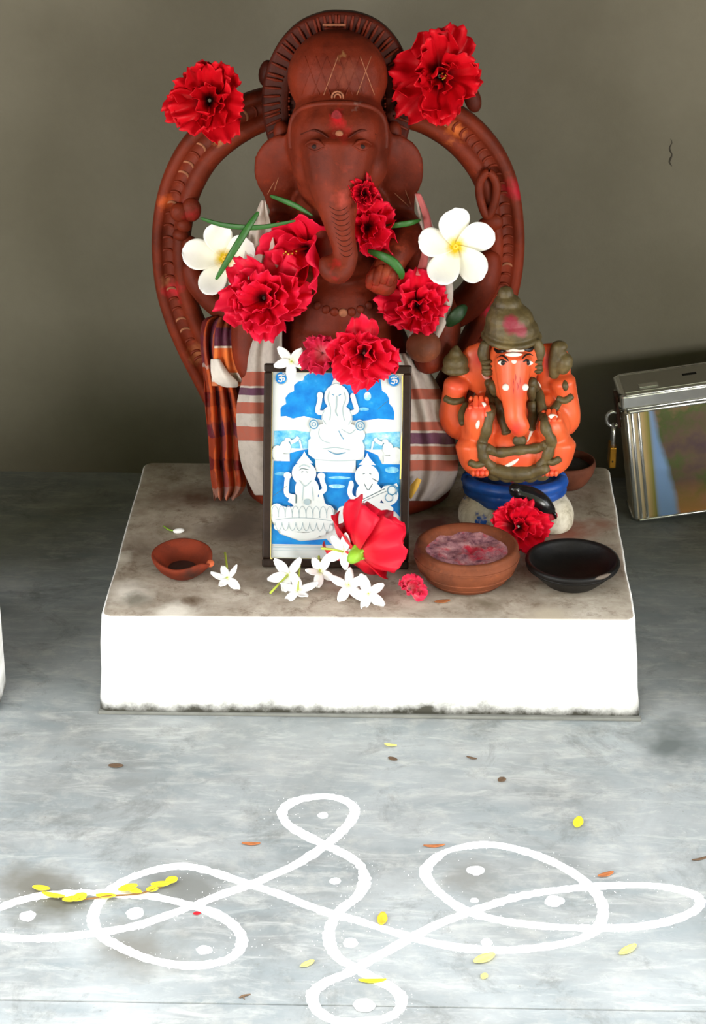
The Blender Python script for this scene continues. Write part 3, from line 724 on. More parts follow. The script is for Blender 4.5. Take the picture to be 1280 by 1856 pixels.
# five-petalled plumeria
pm_big = [petal_mesh('petal', .046, .0170, .10 + .05 * i, .02, 1.2, 40 + i, 'oval', 12, 16, .25, 0) for i in range(3)]
for m_ in pm_big: m_.materials.append(whp_m)
def plumeria(p, axis, roll, sc, label, seed):
    root = empty('plumeria_flower', frame_mat(p, axis, roll), label, 'flower', 'white plumeria blooms')
    rnd = random.Random(seed)
    for i in range(5):
        o = bpy.data.objects.new('petal', pm_big[(i + seed) % 3]); COL.objects.link(o); o.parent = root
        s_ = sc * rnd.uniform(.94, 1.06)
        o.matrix_basis = Matrix.Rotation(2 * PI * i / 5, 4, 'Z') @ Matrix.Rotation(math.radians(14 + rnd.uniform(-5, 5)), 4, 'X') @ Matrix.Rotation(.22, 4, 'Y') @ Matrix.Diagonal((s_, s_, s_, 1))
    bm = bmesh.new(); lathe(bm, [(.0004, -.012), (.0022, -.011), (.0024, -.004), (.0038, .001), (.0012, .0015), (.0004, -.001)], 12)
    link('throat', bm_mesh(bm, 'throat'), yel_m, root, Matrix())
plumeria(F(409, 462, .012, .30) + Vector((0, -.012, 0)), (-.25, -1, .25), .25, 1.04, 'white plumeria with yellow throat on the left shoulder, crossed by green blades', 1)
plumeria(ony(826, 447, .245), (.05, -1, .25), .12, 1.05, 'white plumeria with yellow throat on the right shoulder of the clay statue', 2)

# green blades and leaves
def blade(name, pts, w, label, mat=None, group='narrow green leaf blades'):
    c = Vector(pts[len(pts) // 2])
    q = smoothpts([tuple(p) for p in pts], 5); n = len(q)
    r = [max(.0004, w * math.sin(PI * (.08 + .86 * i / (n - 1))) ** .6) for i in range(n)]
    bm = bmesh.new(); tube(bm, q, r, 8, .28)
    o = link(name, bm_mesh(bm, name), mat or dgreen_m)
    return tag(o, label, 'leaf', group)
def FP(lst, lift): return [surf(x, y, lift, d) for x, y, d in lst]
def YP(lst): return [ony(x, y, d) for x, y, d in lst]
blade('green_leaf', YP([(365, 396, .262), (400, 407, .248), (440, 412, .24), (480, 411, .238), (535, 400, .236)]), .0034, 'green blade lying level across the left white plumeria')
blade('green_leaf', YP([(468, 385, .246), (448, 415, .236), (420, 460, .228), (392, 506, .232)]), .0042, 'green blade slanting down across the left white plumeria')
blade('green_leaf', YP([(490, 355, .268), (515, 364, .255), (540, 375, .248), (566, 391, .242)]), .0034, 'green blade hanging from under the left clay ear')
blade('green_leaf', YP([(690, 412, .262), (720, 408, .25), (745, 404, .25), (762, 399, .26)]), .0036, 'green blade pointing right below the right clay ear')
blade('green_leaf', YP([(668, 455, .238), (690, 463, .226), (712, 475, .222), (726, 492, .222), (728, 505, .23)]), .0056, 'broad green blade bent over the clay fist', None)
blade('leaf', YP([(812, 590, .262), (822, 578, .255), (835, 565, .256), (845, 556, .262)]), .0085, 'dark green leaf behind the red hibiscus on the right arm', dleaf_m, None)

# ------------------------------------------------------------------ framed print leaning on the statue
def make_frame():
    # bottom edge rests on the plinth, top leans on the knees
    p0 = onz(470, 1028, HT); yb = p0.y; yt = .205
    TL = ony(483, 660, yt); TR = ony(748, 668, yt)
    BL = Vector((p0.x, yb, HT)); BR = Vector((ony(737, 1030, yb).x, yb, HT))
    W = ((TR - TL).length + (BR - BL).length) / 2
    ux = Vector((1, 0, 0)); uy = (((TL + TR) / 2) - ((BL + BR) / 2)); Hh = uy.length; uy.normalize()
    # keep it square: centre line from bottom centre
    roll = math.radians(-.6)
    cx = (TL.x + TR.x + BL.x + BR.x) / 4
    uy = Vector((0, yt - yb, TL.z - HT)); Hh = uy.length; uy.normalize(); uz = ux.cross(uy)   # towards the viewer
    mw = Matrix(((ux.x, uy.x, uz.x, cx), (ux.y, uy.y, uz.y, yb), (ux.z, uy.z, uz.z, HT), (0, 0, 0, 1))) @ Matrix.Translation((0, .0007, 0)) @ Matrix.Rotation(roll * .5, 4, 'Z')
    root = empty('picture_frame', mw, 'framed blue and white print of three deities leaning on the clay statue', 'picture')
    fw = .0098; T = .012
    wood = simple('frame_dark_wood', srgb(40, 26, 18), .5, .3, 60, .4, spec=.2)
    def bar(x0, y0, x1, y1):
        return boxmesh('frame_bar', (x0, y0, -T * .4), (x1, y1, T * .6), .002)
    I = Matrix()
    for b in ((-W / 2, 0, W / 2, fw), (-W / 2, Hh - fw, W / 2, Hh), (-W / 2, fw, -W / 2 + fw, Hh - fw), (W / 2 - fw, fw, W / 2, Hh - fw)):
        link('frame_bar', bar(*b), wood, root, I)
    link('backing_board', boxmesh('backing_board', (-W / 2 + .004, .004, -.003), (W / 2 - .004, Hh - .004, .0006)), simple('paper_cream', srgb(236, 228, 190), .6, .05, 80, 0), root, I)
    iw, ih = W - 2 * fw, Hh - 2 * fw
    def pp(cx_, cy_):   # crop coordinates of the print -> local
        l = 148 - (cy_ - 168) * .0277; r = 1088 - (cy_ - 168) * .0255
        return (-iw / 2 + iw * (cx_ - l) / (r - l), fw + ih * (1 - (cy_ - 170) / 1302))
    blue = NT('print_blue', .25, spec=.5); n = blue.noise(45, 5, .6); blue.col(blue.ramp(n, [(.35, srgb(0, 108, 196)), (.62, srgb(20, 140, 214)), (.78, srgb(96, 182, 230))])); blue = blue.m
    pale = NT('print_pale_blue', .25, spec=.5); n = pale.noise(70, 5, .6); pale.col(pale.ramp(n, [(.35, srgb(60, 160, 214)), (.55, srgb(140, 204, 232)), (.7, srgb(222, 238, 244))])); pale = pale.m
    whi = simple('print_white', srgb(214, 219, 220), .25, .02, 50, 0, 0, .5)
    lgt = simple('print_grey_wash', srgb(160, 178, 186), .25, .05, 120, 0, 0, .5)
    lin = simple('print_outline', srgb(60, 130, 170), .3, .15, 120, 0, 0, .5)
    drk = simple('print_dark_line', srgb(60, 90, 100), .3, .15, 120, 0, 0, .5)
    eps = [.0008]
    def layer(name, polys, mat, dz=.00012):
        eps[0] += dz; z = eps[0]; eps[0] += len(polys) * .00002
        vs = []; fs = []
        for poly in polys:
            pts = [pp(*q) for q in poly]
            pts = [(max(-iw / 2, min(iw / 2, x)), max(fw, min(fw + ih, y))) for x, y in pts]
            b = len(vs); z += .00002; vs += [(x, y, z) for x, y in pts]; fs.append(tuple(range(b, b + len(pts))))
        me = mesh_from(name, vs, fs, False)
        bm = bmesh.new(); bm.from_mesh(me); bmesh.ops.triangulate(bm, faces=bm.faces); bm.normal_update()
        for f in bm.faces:
            if f.normal.z < 0: f.normal_flip()
        bm.to_mesh(me); bm.free()
        return link(name, me, mat, root, I)
    def el(cx_, cy_, rx, ry, n=28, a0=0, a1=2 * PI): return [(cx_ + rx * math.cos(a0 + (a1 - a0) * k / n), cy_ + ry * math.sin(a0 + (a1 - a0) * k / n)) for k in range(n)]
    def line(pts, w):
        q = smoothpts(pts, 5); L_, R_ = [], []
        for i in range(len(q)):
            a = Vector(q[min(i + 1, len(q) - 1)]) - Vector(q[max(i - 1, 0)])
            if a.length < 1e-6: a = Vector((1, 0))
            nn = Vector((-a.y, a.x)).normalized() * w / 2
            L_.append(tuple(Vector(q[i]) + nn)); R_.append(tuple(Vector(q[i]) - nn))
        return L_ + R_[::-1]
    def ringp(cx_, cy_, r, w, n=24):
        out = []
        for k in range(n):
            a, b = 2 * PI * k / n, 2 * PI * (k + 1) / n
            out.append([(cx_ + r * math.cos(a), cy_ + r * math.sin(a)), (cx_ + r * math.cos(b), cy_ + r * math.sin(b)), (cx_ + (r - w) * math.cos(b), cy_ + (r - w) * math.sin(b)), (cx_ + (r - w) * math.cos(a), cy_ + (r - w) * math.sin(a))])
        return out
    layer('print_paper', [[(150, 172), (1086, 182), (1052, 1468), (114, 1466)]], whi)
    sky = [(200, 480), (200, 425), (215, 405), (242, 392), (236, 350), (262, 318), (300, 302), (300, 262), (330, 236), (368, 226), (378, 196), (410, 176), (600, 172), (900, 178), (925, 215), (935, 290), (968, 312), (985, 345), (985, 378), (1010, 405), (1022, 440), (1018, 492),
           (960, 488), (905, 484), (860, 492), (800, 500), (700, 500), (500, 500), (420, 486), (370, 474), (330, 482), (290, 494), (240, 476)]
    layer('printed_sky', [sky], blue)
    layer('printed_lake', [[(150, 580), (300, 574), (440, 590), (800, 590), (900, 580), (1062, 572), (1060, 690), (900, 700), (300, 700), (148, 690)]], pale)
    layer('printed_water', [[(145, 790), (260, 790), (262, 735), (330, 715), (420, 700), (800, 700), (900, 740), (930, 800), (1062, 800), (1058, 1170), (1020, 1130), (620, 1140), (560, 1110), (130, 1120)],
                            [(125, 1220), (180, 1300), (330, 1350), (520, 1330), (560, 1372), (122, 1372)]], blue)
    for e_ in (el(200, 880, 50, 12), el(600, 960, 60, 14), el(620, 900, 80, 10), el(1000, 840, 50, 22), el(960, 1080, 40, 12), el(830, 330, 26, 30), el(800, 420, 40, 12)): layer('printed_sheen', [e_], pale, .00003)
    # corner emblems
    for ex, ey in ((208, 213), (1020, 217)):
        layer('corner_emblem', [el(ex, ey, 46, 46)], lgt, .0001); layer('corner_emblem', [el(ex, ey, 40, 40)], blue, .0001)
        om = [line([(ex - 22, ey - 16), (ex - 2, ey - 22), (ex + 2, ey - 6), (ex - 12, ey), (ex + 4, ey + 4), (ex + 2, ey + 22), (ex - 22, ey + 18)], 9),
              line([(ex + 2, ey + 4), (ex + 14, ey - 4), (ex + 26, ey + 4), (ex + 18, ey + 18)], 8), line([(ex + 4, ey - 26), (ex + 16, ey - 18), (ex + 28, ey - 26)], 6), el(ex + 16, ey - 32, 5, 5, 10)]
        layer('corner_symbol', om, whi, .0001)
    # side elephants
    for k in (0, 1):
        fx = (lambda x: x) if k == 0 else (lambda x: 1205 - x)
        eg = [el(fx(175), 735, 42, 55), el(fx(232), 690, 38, 44), el(fx(250), 640, 22, 14), line([(fx(270), 660), (fx(310), 640), (fx(325), 620)], 26), line([(fx(335), 640), (fx(352), 710)], 12), [(fx(198), 740), (fx(262), 740), (fx(262), 790), (fx(198), 790)]]
        layer('printed_elephant', eg, whi)
    # central seated figure with elephant head
    layer('printed_halo', [el(608, 342, 90, 92)], whi)
    layer('printed_figure', [[(605, 186), (625, 215), (640, 245), (650, 268), (566, 268), (575, 245), (588, 215)], el(608, 480, 112, 95), el(610, 600, 200, 88), line([(520, 450), (470, 440), (484, 370), (488, 320)], 34), line([(700, 450), (748, 430), (735, 370), (722, 325)], 34),
                             el(488, 330, 22, 26), el(722, 332, 16, 22), el(440, 530, 36, 42), el(770, 535, 36, 42), [(400, 640), (440, 610), (780, 620), (805, 680), (800, 770), (740, 775), (738, 862), (450, 862), (448, 775), (398, 740)]], whi)
    layer('printed_shading', [line([(556, 300), (545, 350), (562, 420), (556, 500)], 7), line([(660, 300), (672, 350), (650, 420), (662, 500)], 7), line([(608, 330), (606, 400), (600, 440), (614, 470)], 10), line([(480, 560), (476, 600), (500, 640), (560, 660)], 6),
                              line([(640, 560), (700, 590), (740, 560)], 6), line([(500, 700), (600, 690), (700, 705)], 6), line([(450, 775), (600, 782), (738, 775)], 5), line([(575, 252), (606, 244), (642, 252)], 5), line([(520, 430), (500, 480), (530, 530)], 5), line([(700, 430), (716, 480), (690, 530)], 5)], lgt)
    layer('printed_outline', ringp(440, 530, 34, 7) + ringp(440, 530, 16, 5) + ringp(775, 535, 34, 7) + ringp(775, 535, 16, 5) + [line([(620, 570), (640, 610), (655, 630)], 6), line([(540, 710), (600, 735), (668, 722)], 6), line([(575, 320), (590, 326)], 6), line([(622, 326), (640, 320)], 6)], lin)
    # left figure on the lotus
    layer('printed_halo', [el(365, 872, 88, 82)], whi)
    layer('printed_figure', [[(370, 718), (384, 745), (430, 800), (310, 800), (355, 745)], el(385, 985, 88, 92), el(380, 1070, 110, 60), line([(300, 1040), (240, 1020), (238, 950), (245, 900)], 36), el(246, 888, 28, 24), line([(470, 1010), (512, 980), (498, 930), (490, 880)], 36), el(490, 888, 28, 24),
                             line([(250, 1060), (300, 1080)], 26), line([(480, 1000), (500, 1080)], 30)], whi)
    lotus = [el(350, 1190, 225, 92)]
    for k in range(9): lotus.append(el(165 + k * 46, 1130 + 26 * math.sin(k * .8), 48, 46, 16))
    for k in range(8): lotus.append(el(180 + k * 50, 1300 - abs(k - 3.5) ** 2 * 5 + 10, 40, 26, 16))
    layer('printed_lotus', lotus, whi)
    layer('printed_shading', [line([(150 + k * 50 - 26, 1180), (150 + k * 50 - 20, 1125), (150 + k * 50, 1100), (150 + k * 50 + 20, 1125), (150 + k * 50 + 26, 1180)], 4) for k in range(9)] + [line([(175 + k * 50 - 26, 1215), (175 + k * 50 - 16, 1255), (175 + k * 50, 1272), (175 + k * 50 + 16, 1255), (175 + k * 50 + 26, 1215)], 4) for k in range(8)] + [line([(150, 1200), (250, 1186), (350, 1182), (450, 1186), (560, 1200)], 4)] + [line([(330, 830), (365, 812), (410, 830)], 6), line([(330, 920), (372, 960), (420, 920)], 6), line([(360, 960), (350, 1060)], 5), line([(420, 960), (430, 1060)], 5), el(385, 1070, 26, 22, 16)], lgt)
    layer('printed_outline', [line([(345, 862), (360, 858)], 5), line([(378, 858), (394, 862)], 5), line([(306, 1020), (304, 1080)], 8), line([(330, 850), (352, 838), (400, 846)], 4)], drk)
    # right figure with a long lute
    layer('printed_halo', [el(820, 885, 88, 84)], whi)
    layer('printed_figure', [[(824, 722), (840, 755), (884, 805), (760, 805), (808, 755)], el(835, 1010, 95, 95), el(830, 1110, 180, 50), line([(770, 1050), (720, 1040), (695, 1000), (706, 940)], 34), el(706, 945, 18, 30), el(980, 1010, 66, 72)], whi)
    layer('printed_lute', [line([(620, 1135), (760, 1070), (900, 1005), (1040, 940)], 26), el(650, 1128, 44, 34)], whi)
    layer('printed_outline', [line([(700, 1085), (820, 1030), (950, 968)], 5), line([(720, 1092), (840, 1038), (960, 985)], 4), line([(800, 935), (828, 980), (860, 935)], 5), line([(790, 868), (806, 864)], 5), line([(836, 864), (852, 868)], 5), line([(900, 920), (860, 900)], 5)], drk)
    layer('printed_outline', ringp(1000, 980, 34, 6) + ringp(980, 1030, 30, 5) + [line([(940, 950), (990, 940), (1040, 960), (1030, 1010)], 6)], lin)
    layer('printed_base_strip', [line([(130, 1392), (520, 1388)], 6), line([(130, 1412), (560, 1408)], 4)], lgt)
    # yellowed mount edge and a crease
    yl_ = simple('print_yellowed_edge', srgb(236, 214, 120), .5, .1, 100, 0)
    for e_ in ([(1078, 182), (1090, 182), (1092, 600), (1084, 640), (1066, 900), (1056, 900), (1068, 620), (1080, 560)], [(112, 1460), (128, 1466), (128, 1474), (108, 1472)], [(140, 172), (149, 172), (116, 1466), (108, 1466)]): layer('mount_edge', [e_], yl_, .00003)
    layer('crease', [line([(900, 420), (985, 350)], 3), line([(140, 1030), (240, 960)], 3)], drk)
    # gilt scratches on the frame
    return root
make_frame()

# ------------------------------------------------------------------ clay bowls and lamp
def bowl(name, c, prof_out, prof_in, mat, label, cat, seg=48, wob=.012, seed=0, sx=1, sy=1, zs=1.0, rs=1.0):
    prof_out = [(r_ * rs, z_ * zs) for r_, z_ in prof_out]; prof_in = [(r_ * rs, z_ * zs) for r_, z_ in prof_in]
    root = empty(name, c, label, cat)
    bm = bmesh.new(); lathe(bm, prof_out + prof_in, seg, c, wob, seed, sx, sy)
    bmesh.ops.remove_doubles(bm, verts=bm.verts, dist=1e-6)
    part('shell', bm_mesh(bm, 'shell'), mat, root); return root
bc = onz(845, 1052, HT); ZS = .86
clay_m = terracotta('clay_bowl', (108, 58, 36), rough=.7)
r = bowl('clay_bowl', bc, [(.0, 0), (.036, 0), (.042, .003), (.050, .013), (.0575, .026), (.0605, .036), (.0598, .043), (.0585, .046), (.0595, .050), (.0585, .0535)],
         [(.0545, .0545), (.050, .052), (.0475, .048), (.0465, .040), (.040, .028), (.0, .024)], clay_m, 'round brown clay bowl filled with pink and red powder', 'bowl', 56, .012, 3, zs=ZS)
for rr, zz in ((.0600, .0395), (.0550, .0215), (.0475, .0105)):
    bm = bmesh.new(); tube(bm, [bc + Vector((rr * math.cos(a), rr * math.sin(a), zz * ZS)) for a in [2 * PI * k / 48 for k in range(49)]], [.0011] * 49, 6, caps=False)
    part('throwing_ridge', bm_mesh(bm, 'throwing_ridge'), clay_m, r)
pw = NT('bowl_powder', .95, spec=.1); n = pw.noise(75, 5, .7); cc = pw.ramp(n, [(.35, srgb(110, 70, 84)), (.5, srgb(170, 120, 128)), (.65, srgb(206, 160, 160))])
n2 = pw.noise(38, 4, .6); cc = pw.mix(pw.ramp(n2, [(.5, (0, 0, 0, 1)), (.62, (.9, .9, .9, 1))]), cc, srgb(190, 30, 56)); pw.col(cc); pw.bump(n, .8, .004)
bm = bmesh.new()
for i in range(14):
    rr = .0478 * i / 13
    for k in range(36):
        a = 2 * PI * k / 36; x, y = rr * math.cos(a), rr * math.sin(a)
        z = .0385 + .006 * noise.noise(Vector((x * 60, y * 60, 2))) + .003 * noise.noise(Vector((x * 160, y * 160, 5))) + (.006 * (rr / .048) ** 2) + .02 * max(0, y - .015)
        bm.verts.new(bc + Vector((x, y, z * ZS)))
bm.verts.ensure_lookup_table()
for i in range(13):
    for k in range(36):
        a, b = i * 36 + k, i * 36 + (k + 1) % 36
        bm.faces.new((bm.verts[a], bm.verts[b], bm.verts[b + 36], bm.verts[a + 36]))
bmesh.ops.remove_doubles(bm, verts=bm.verts, dist=1e-6)
o = part('powder', bm_mesh(bm, 'powder'), pw.m, r, 'pink and red powder')

kc = onz(1036, 1056, HT)
blackm = NT('black_clay', .5, spec=.22); n = blackm.noise(60, 5); blackm.col(blackm.ramp(n, [(.35, srgb(6, 5, 5)), (.7, srgb(20, 17, 15))])); blackm.bump(blackm.noise(160, 4), .4, .001); blackm = blackm.m
r = bowl('black_bowl', kc, [(.0, 0), (.026, 0), (.030, .002), (.040, .012), (.048, .021), (.0515, .025), (.0535, .0275), (.0545, .031), (.0535, .0345)],
         [(.050, .0345), (.0485, .031), (.042, .022), (.030, .013), (.0, .010)], blackm, 'shallow black fired-clay bowl with a chipped rim', 'bowl', 56, .012, 8, zs=.9)
part('rim_chip', tubemesh('rim_chip', [kc + Vector((.053 * math.cos(a), .053 * math.sin(a), .0295)) for a in (-1.15, -1.0, -.85, -.7)], [.0012, .0024, .0022, .001], 8), simple('chip_grey', srgb(96, 84, 74), .7), r, 'worn pale chip on the rim')
for rr, zz in ((.0525, .0265), (.0505, .0245)):
    bm = bmesh.new(); tube(bm, [kc + Vector((rr * math.cos(a), rr * math.sin(a), zz * .9)) for a in [2 * PI * k / 48 for k in range(49)]], [.0009] * 49, 6, caps=False)
    part('rim_groove', bm_mesh(bm, 'rim_groove'), blackm, r)

# small clay oil lamp with a pinched and chipped lip
lc = onz(331, 1043, HT)
lampm = terracotta('lamp_clay', (104, 40, 22), [(lc + Vector((.012, -.024, .014)), .018, (62, 36, 28))], .8)
L_ = empty('oil_lamp', lc, 'small red-brown clay oil lamp at the left front corner', 'lamp')
bm = bmesh.new()
lathe(bm, [(.0, 0), (.012, 0), (.018, .003), (.0275, .013), (.0335, .024), (.0355, .032), (.0345, .0345), (.0325, .0345), (.030, .030), (.0225, .018), (.012, .010), (.0, .009)], 56, lc, .015, 5)
bmesh.ops.remove_doubles(bm, verts=bm.verts, dist=1e-6)
for v in bm.verts:
    d = v.co - lc; a = math.atan2(d.y, d.x); rr = math.hypot(d.x, d.y); h = max(0, d.z / .034)
    k = math.exp(-((a + .35) / .30) ** 2) * h * h * (rr > .01)
    v.co += Vector((math.cos(a), math.sin(a), 0)) * .001 * k + Vector((0, 0, -.008 * k))
    k2 = math.exp(-((a - 1.6) / .9) ** 2) * h * h; v.co.z += .003 * k2
    k3 = math.exp(-((a + 1.7) / .7) ** 2) * h * h; v.co.z -= .006 * k3
for v in bm.verts: v.co.z = lc.z + (v.co.z - lc.z) * .84
part('shell', bm_mesh(bm, 'shell'), lampm, L_)
part('oil_residue', ellmesh('oil_residue', lc + Vector((0, 0, .0108)), (.0165, .0165, .003)), simple('lamp_soot', srgb(48, 26, 20), .6), L_)
part('spout_chip', ellmesh('spout_chip', lc + Vector((.0335, -.008, .020)), (.0045, .006, .004)), simple('clay_chip', srgb(196, 96, 56), .8), L_, 'fresh orange chip on the lip')

# bowl behind the painted idol
rc = onz(1026, 878, HT); rc.y = min(rc.y, .38)
r = bowl('clay_bowl', rc, [(.0, 0), (.028, 0), (.036, .006), (.045, .018), (.0485, .028), (.047, .034)], [(.044, .034), (.042, .028), (.036, .018), (.0, .012)],
         terracotta('rear_bowl_clay', (100, 56, 40), rough=.75), 'brown clay bowl of dark ash behind the painted idol', 'bowl', 44, .015, 11, rs=.75)
part('ash', ellmesh('ash', rc + Vector((0, 0, .0235)), (.030, .030, .008)), simple('dark_ash', srgb(38, 30, 24), .95, .3, 120, .6, bdist=.003), r, 'dark ash')

# ------------------------------------------------------------------ offerings at the foot of the picture
hibiscus('hibiscus_flower', ony(650, 1001, .056), (.44, .66, .20), .059, 'large red hibiscus with green calyx lying before the picture', crim_m, 31, layers=((5, 14, 1.0), (5, 38, .92)), group=HG, calyx=True, jit=8, smooth=True)
hibiscus('hibiscus_flower', onz(938, 1000, HT) + Vector((0, 0, .033)), (.05, -.9, .6), .037, 'red hibiscus lying at the feet of the painted idol by the black mouse', red_m, 35, layers=((6, 8, 1.0), (5, 34, .85), (3, 58, .5)), group=HG)
hibiscus('oleander_flower', onz(742, 1082, HT) + Vector((0, 0, .010)), (.3, -.8, .7), .022, 'small bright pink blossom on the plinth beside the clay bowl', pinkp_m, 37, layers=((5, 35, 1.0), (3, 55, .8)), group=None)
jp = [petal_mesh('petal', .020, .0052, [.15, -.1, .3][i], .05, 1.0, 60 + i, 'strap', 6, 7, .2, 0, .0006) for i in range(3)]
for m_ in jp: m_.materials.append(jas_m)
stem_m = simple('jasmine_stem', srgb(176, 190, 70), .5, .2, 100)
def jasmine(p, axis, roll, sc, label, stem=None, seed=0):
    """stem: world-space end point of the tube"""
    mw = frame_mat(p, axis, roll)
    root = empty('jasmine_flower', mw, label, 'flower', 'white jasmine blossoms')
    rnd = random.Random(seed)
    for i in range(5):
        o = bpy.data.objects.new('petal', jp[(i + seed) % 3]); COL.objects.link(o); o.parent = root
        s_ = sc * rnd.uniform(.88, 1.12)
        o.matrix_basis = Matrix.Rotation(2 * PI * i / 5 + rnd.uniform(-.15, .15), 4, 'Z') @ Matrix.Rotation(rnd.uniform(-.1, .25), 4, 'X') @ Matrix.Rotation(rnd.uniform(-.4, .4), 4, 'Y') @ Matrix.Diagonal((s_, s_, s_, 1))
    q = mw.inverted() @ stem if stem is not None else Vector((0, 0, -.012))
    bm = bmesh.new(); tube(bm, [Vector((0, 0, 0)), q * .5 + Vector((.0008, .0004, 0)), q], [.0013, .0012, .0015], 8)
    link('stem', bm_mesh(bm, 'stem'), stem_m, root, Matrix())
T_ = lambda px, py, h: onz(px, py, HT + h)
jasmine(T_(412, 1048, .008), (.0, -.55, 1), .3, .98, 'white jasmine standing alone beside the clay lamp, stem up', T_(408, 1002, .016), 1)
jasmine(T_(522, 1042, .014), (-.35, -.7, .8), .8, 1.1, 'leftmost jasmine of the row before the picture, stem pointing down left', T_(490, 1075, .003), 2)
jasmine(T_(540, 1070, .007), (0.1, -.5, 1), 1.1, 1.12, 'jasmine lying face down in front of the picture, stem upright', T_(543, 1024, .020), 3)
jasmine(T_(580, 1036, .016), (.1, -.8, .9), .5, 1.05, 'jasmine close against the bottom edge of the picture frame', T_(578, 1008, .026), 4)
jasmine(T_(632, 1060, .013), (-.1, -.7, .8), 1.4, 1.15, 'jasmine under the green calyx of the large red hibiscus', None, 5)
jasmine(T_(668, 1076, .009), (.1, -.8, .8), .2, 1.12, 'frontmost jasmine blossom of the row before the picture', None, 6)
jasmine(ony(622, 1000, .064), (-.3, -1, .4), .9, 1.15, 'jasmine caught in front of the large red hibiscus petals', ony(583, 994, .070), 7)
jasmine(ony(528, 655, .190), (-.2, -1, .35), .7, 1.15, 'jasmine perched on the top left of the picture frame', ony(545, 668, .194), 8)
# small stalk with a bud on the plinth
bd = empty('fallen_bud', T_(318, 962, 0), 'tiny white bud with a green stalk behind the clay lamp', 'bud')
part('stalk', tubemesh('stalk', [T_(296, 953, .001), T_(306, 960, .002), T_(316, 962, .002)], [.0007, .0009, .001], 7), green_m, bd)
part('bud', ellmesh('bud', T_(324, 962, .003), (.007, .004, .003), Euler((0, 0, .3)).to_quaternion()), jas_m, bd)
chipm = simple('dry_leaf_brown', srgb(156, 92, 50), .8, .3, 150)
def flake(name, px, py, z, lx, ly, rot, mat, label, cat='leaf', group='fallen leaves on the floor', curl=.18):
    """a single small curled leaf lying on a surface"""
    vs, fs = [], []; n, m = 8, 4
    for i in range(n + 1):
        v = i / n; w = ly * math.sin(PI * (.04 + .92 * v)) ** .7
        for j in range(m + 1):
            u = -1 + 2 * j / m
            vs.append(((v - .5) * 2 * lx, u * w, lx * curl * ((v - .5) * 2) ** 2 + abs(u) * w * .35))
    for i in range(n):
        for j in range(m):
            a = i * (m + 1) + j; fs.append((a, a + 1, a + m + 2, a + m + 1))
    me = evalmods(mesh_from(name, vs, fs), [('SOLIDIFY', dict(thickness=.0006, offset=1))])
    mz = min(v.co.z for v in me.vertices)
    o = link(name, me, mat, None, Matrix.Translation(onz(px, py, z) + Vector((0, 0, -mz + .0002))) @ Matrix.Rotation(rot, 4, 'Z'))
    if label: tag(o, label, cat, group)
    return o
flake('leaf_chip', 802, 1092, HT, .009, .0035, .25, chipm, 'brown dry scrap on the plinth before the clay bowl', 'leaf', None)
# yellow slip tucked in the shawl
slip = [ony(x, y, .214) for x, y in ((744, 880), (756, 866), (764, 870), (757, 886), (745, 905), (742, 902))]
me = mesh_from('paper_slip', slip, [tuple(range(6))], False); me = evalmods(me, [('SOLIDIFY', dict(thickness=.0008, offset=0))])
tag(link('paper_slip', me, simple('slip_yellow', srgb(206, 160, 64), .8)), 'small yellow paper slip tucked in the striped shawl beside the picture', 'paper')

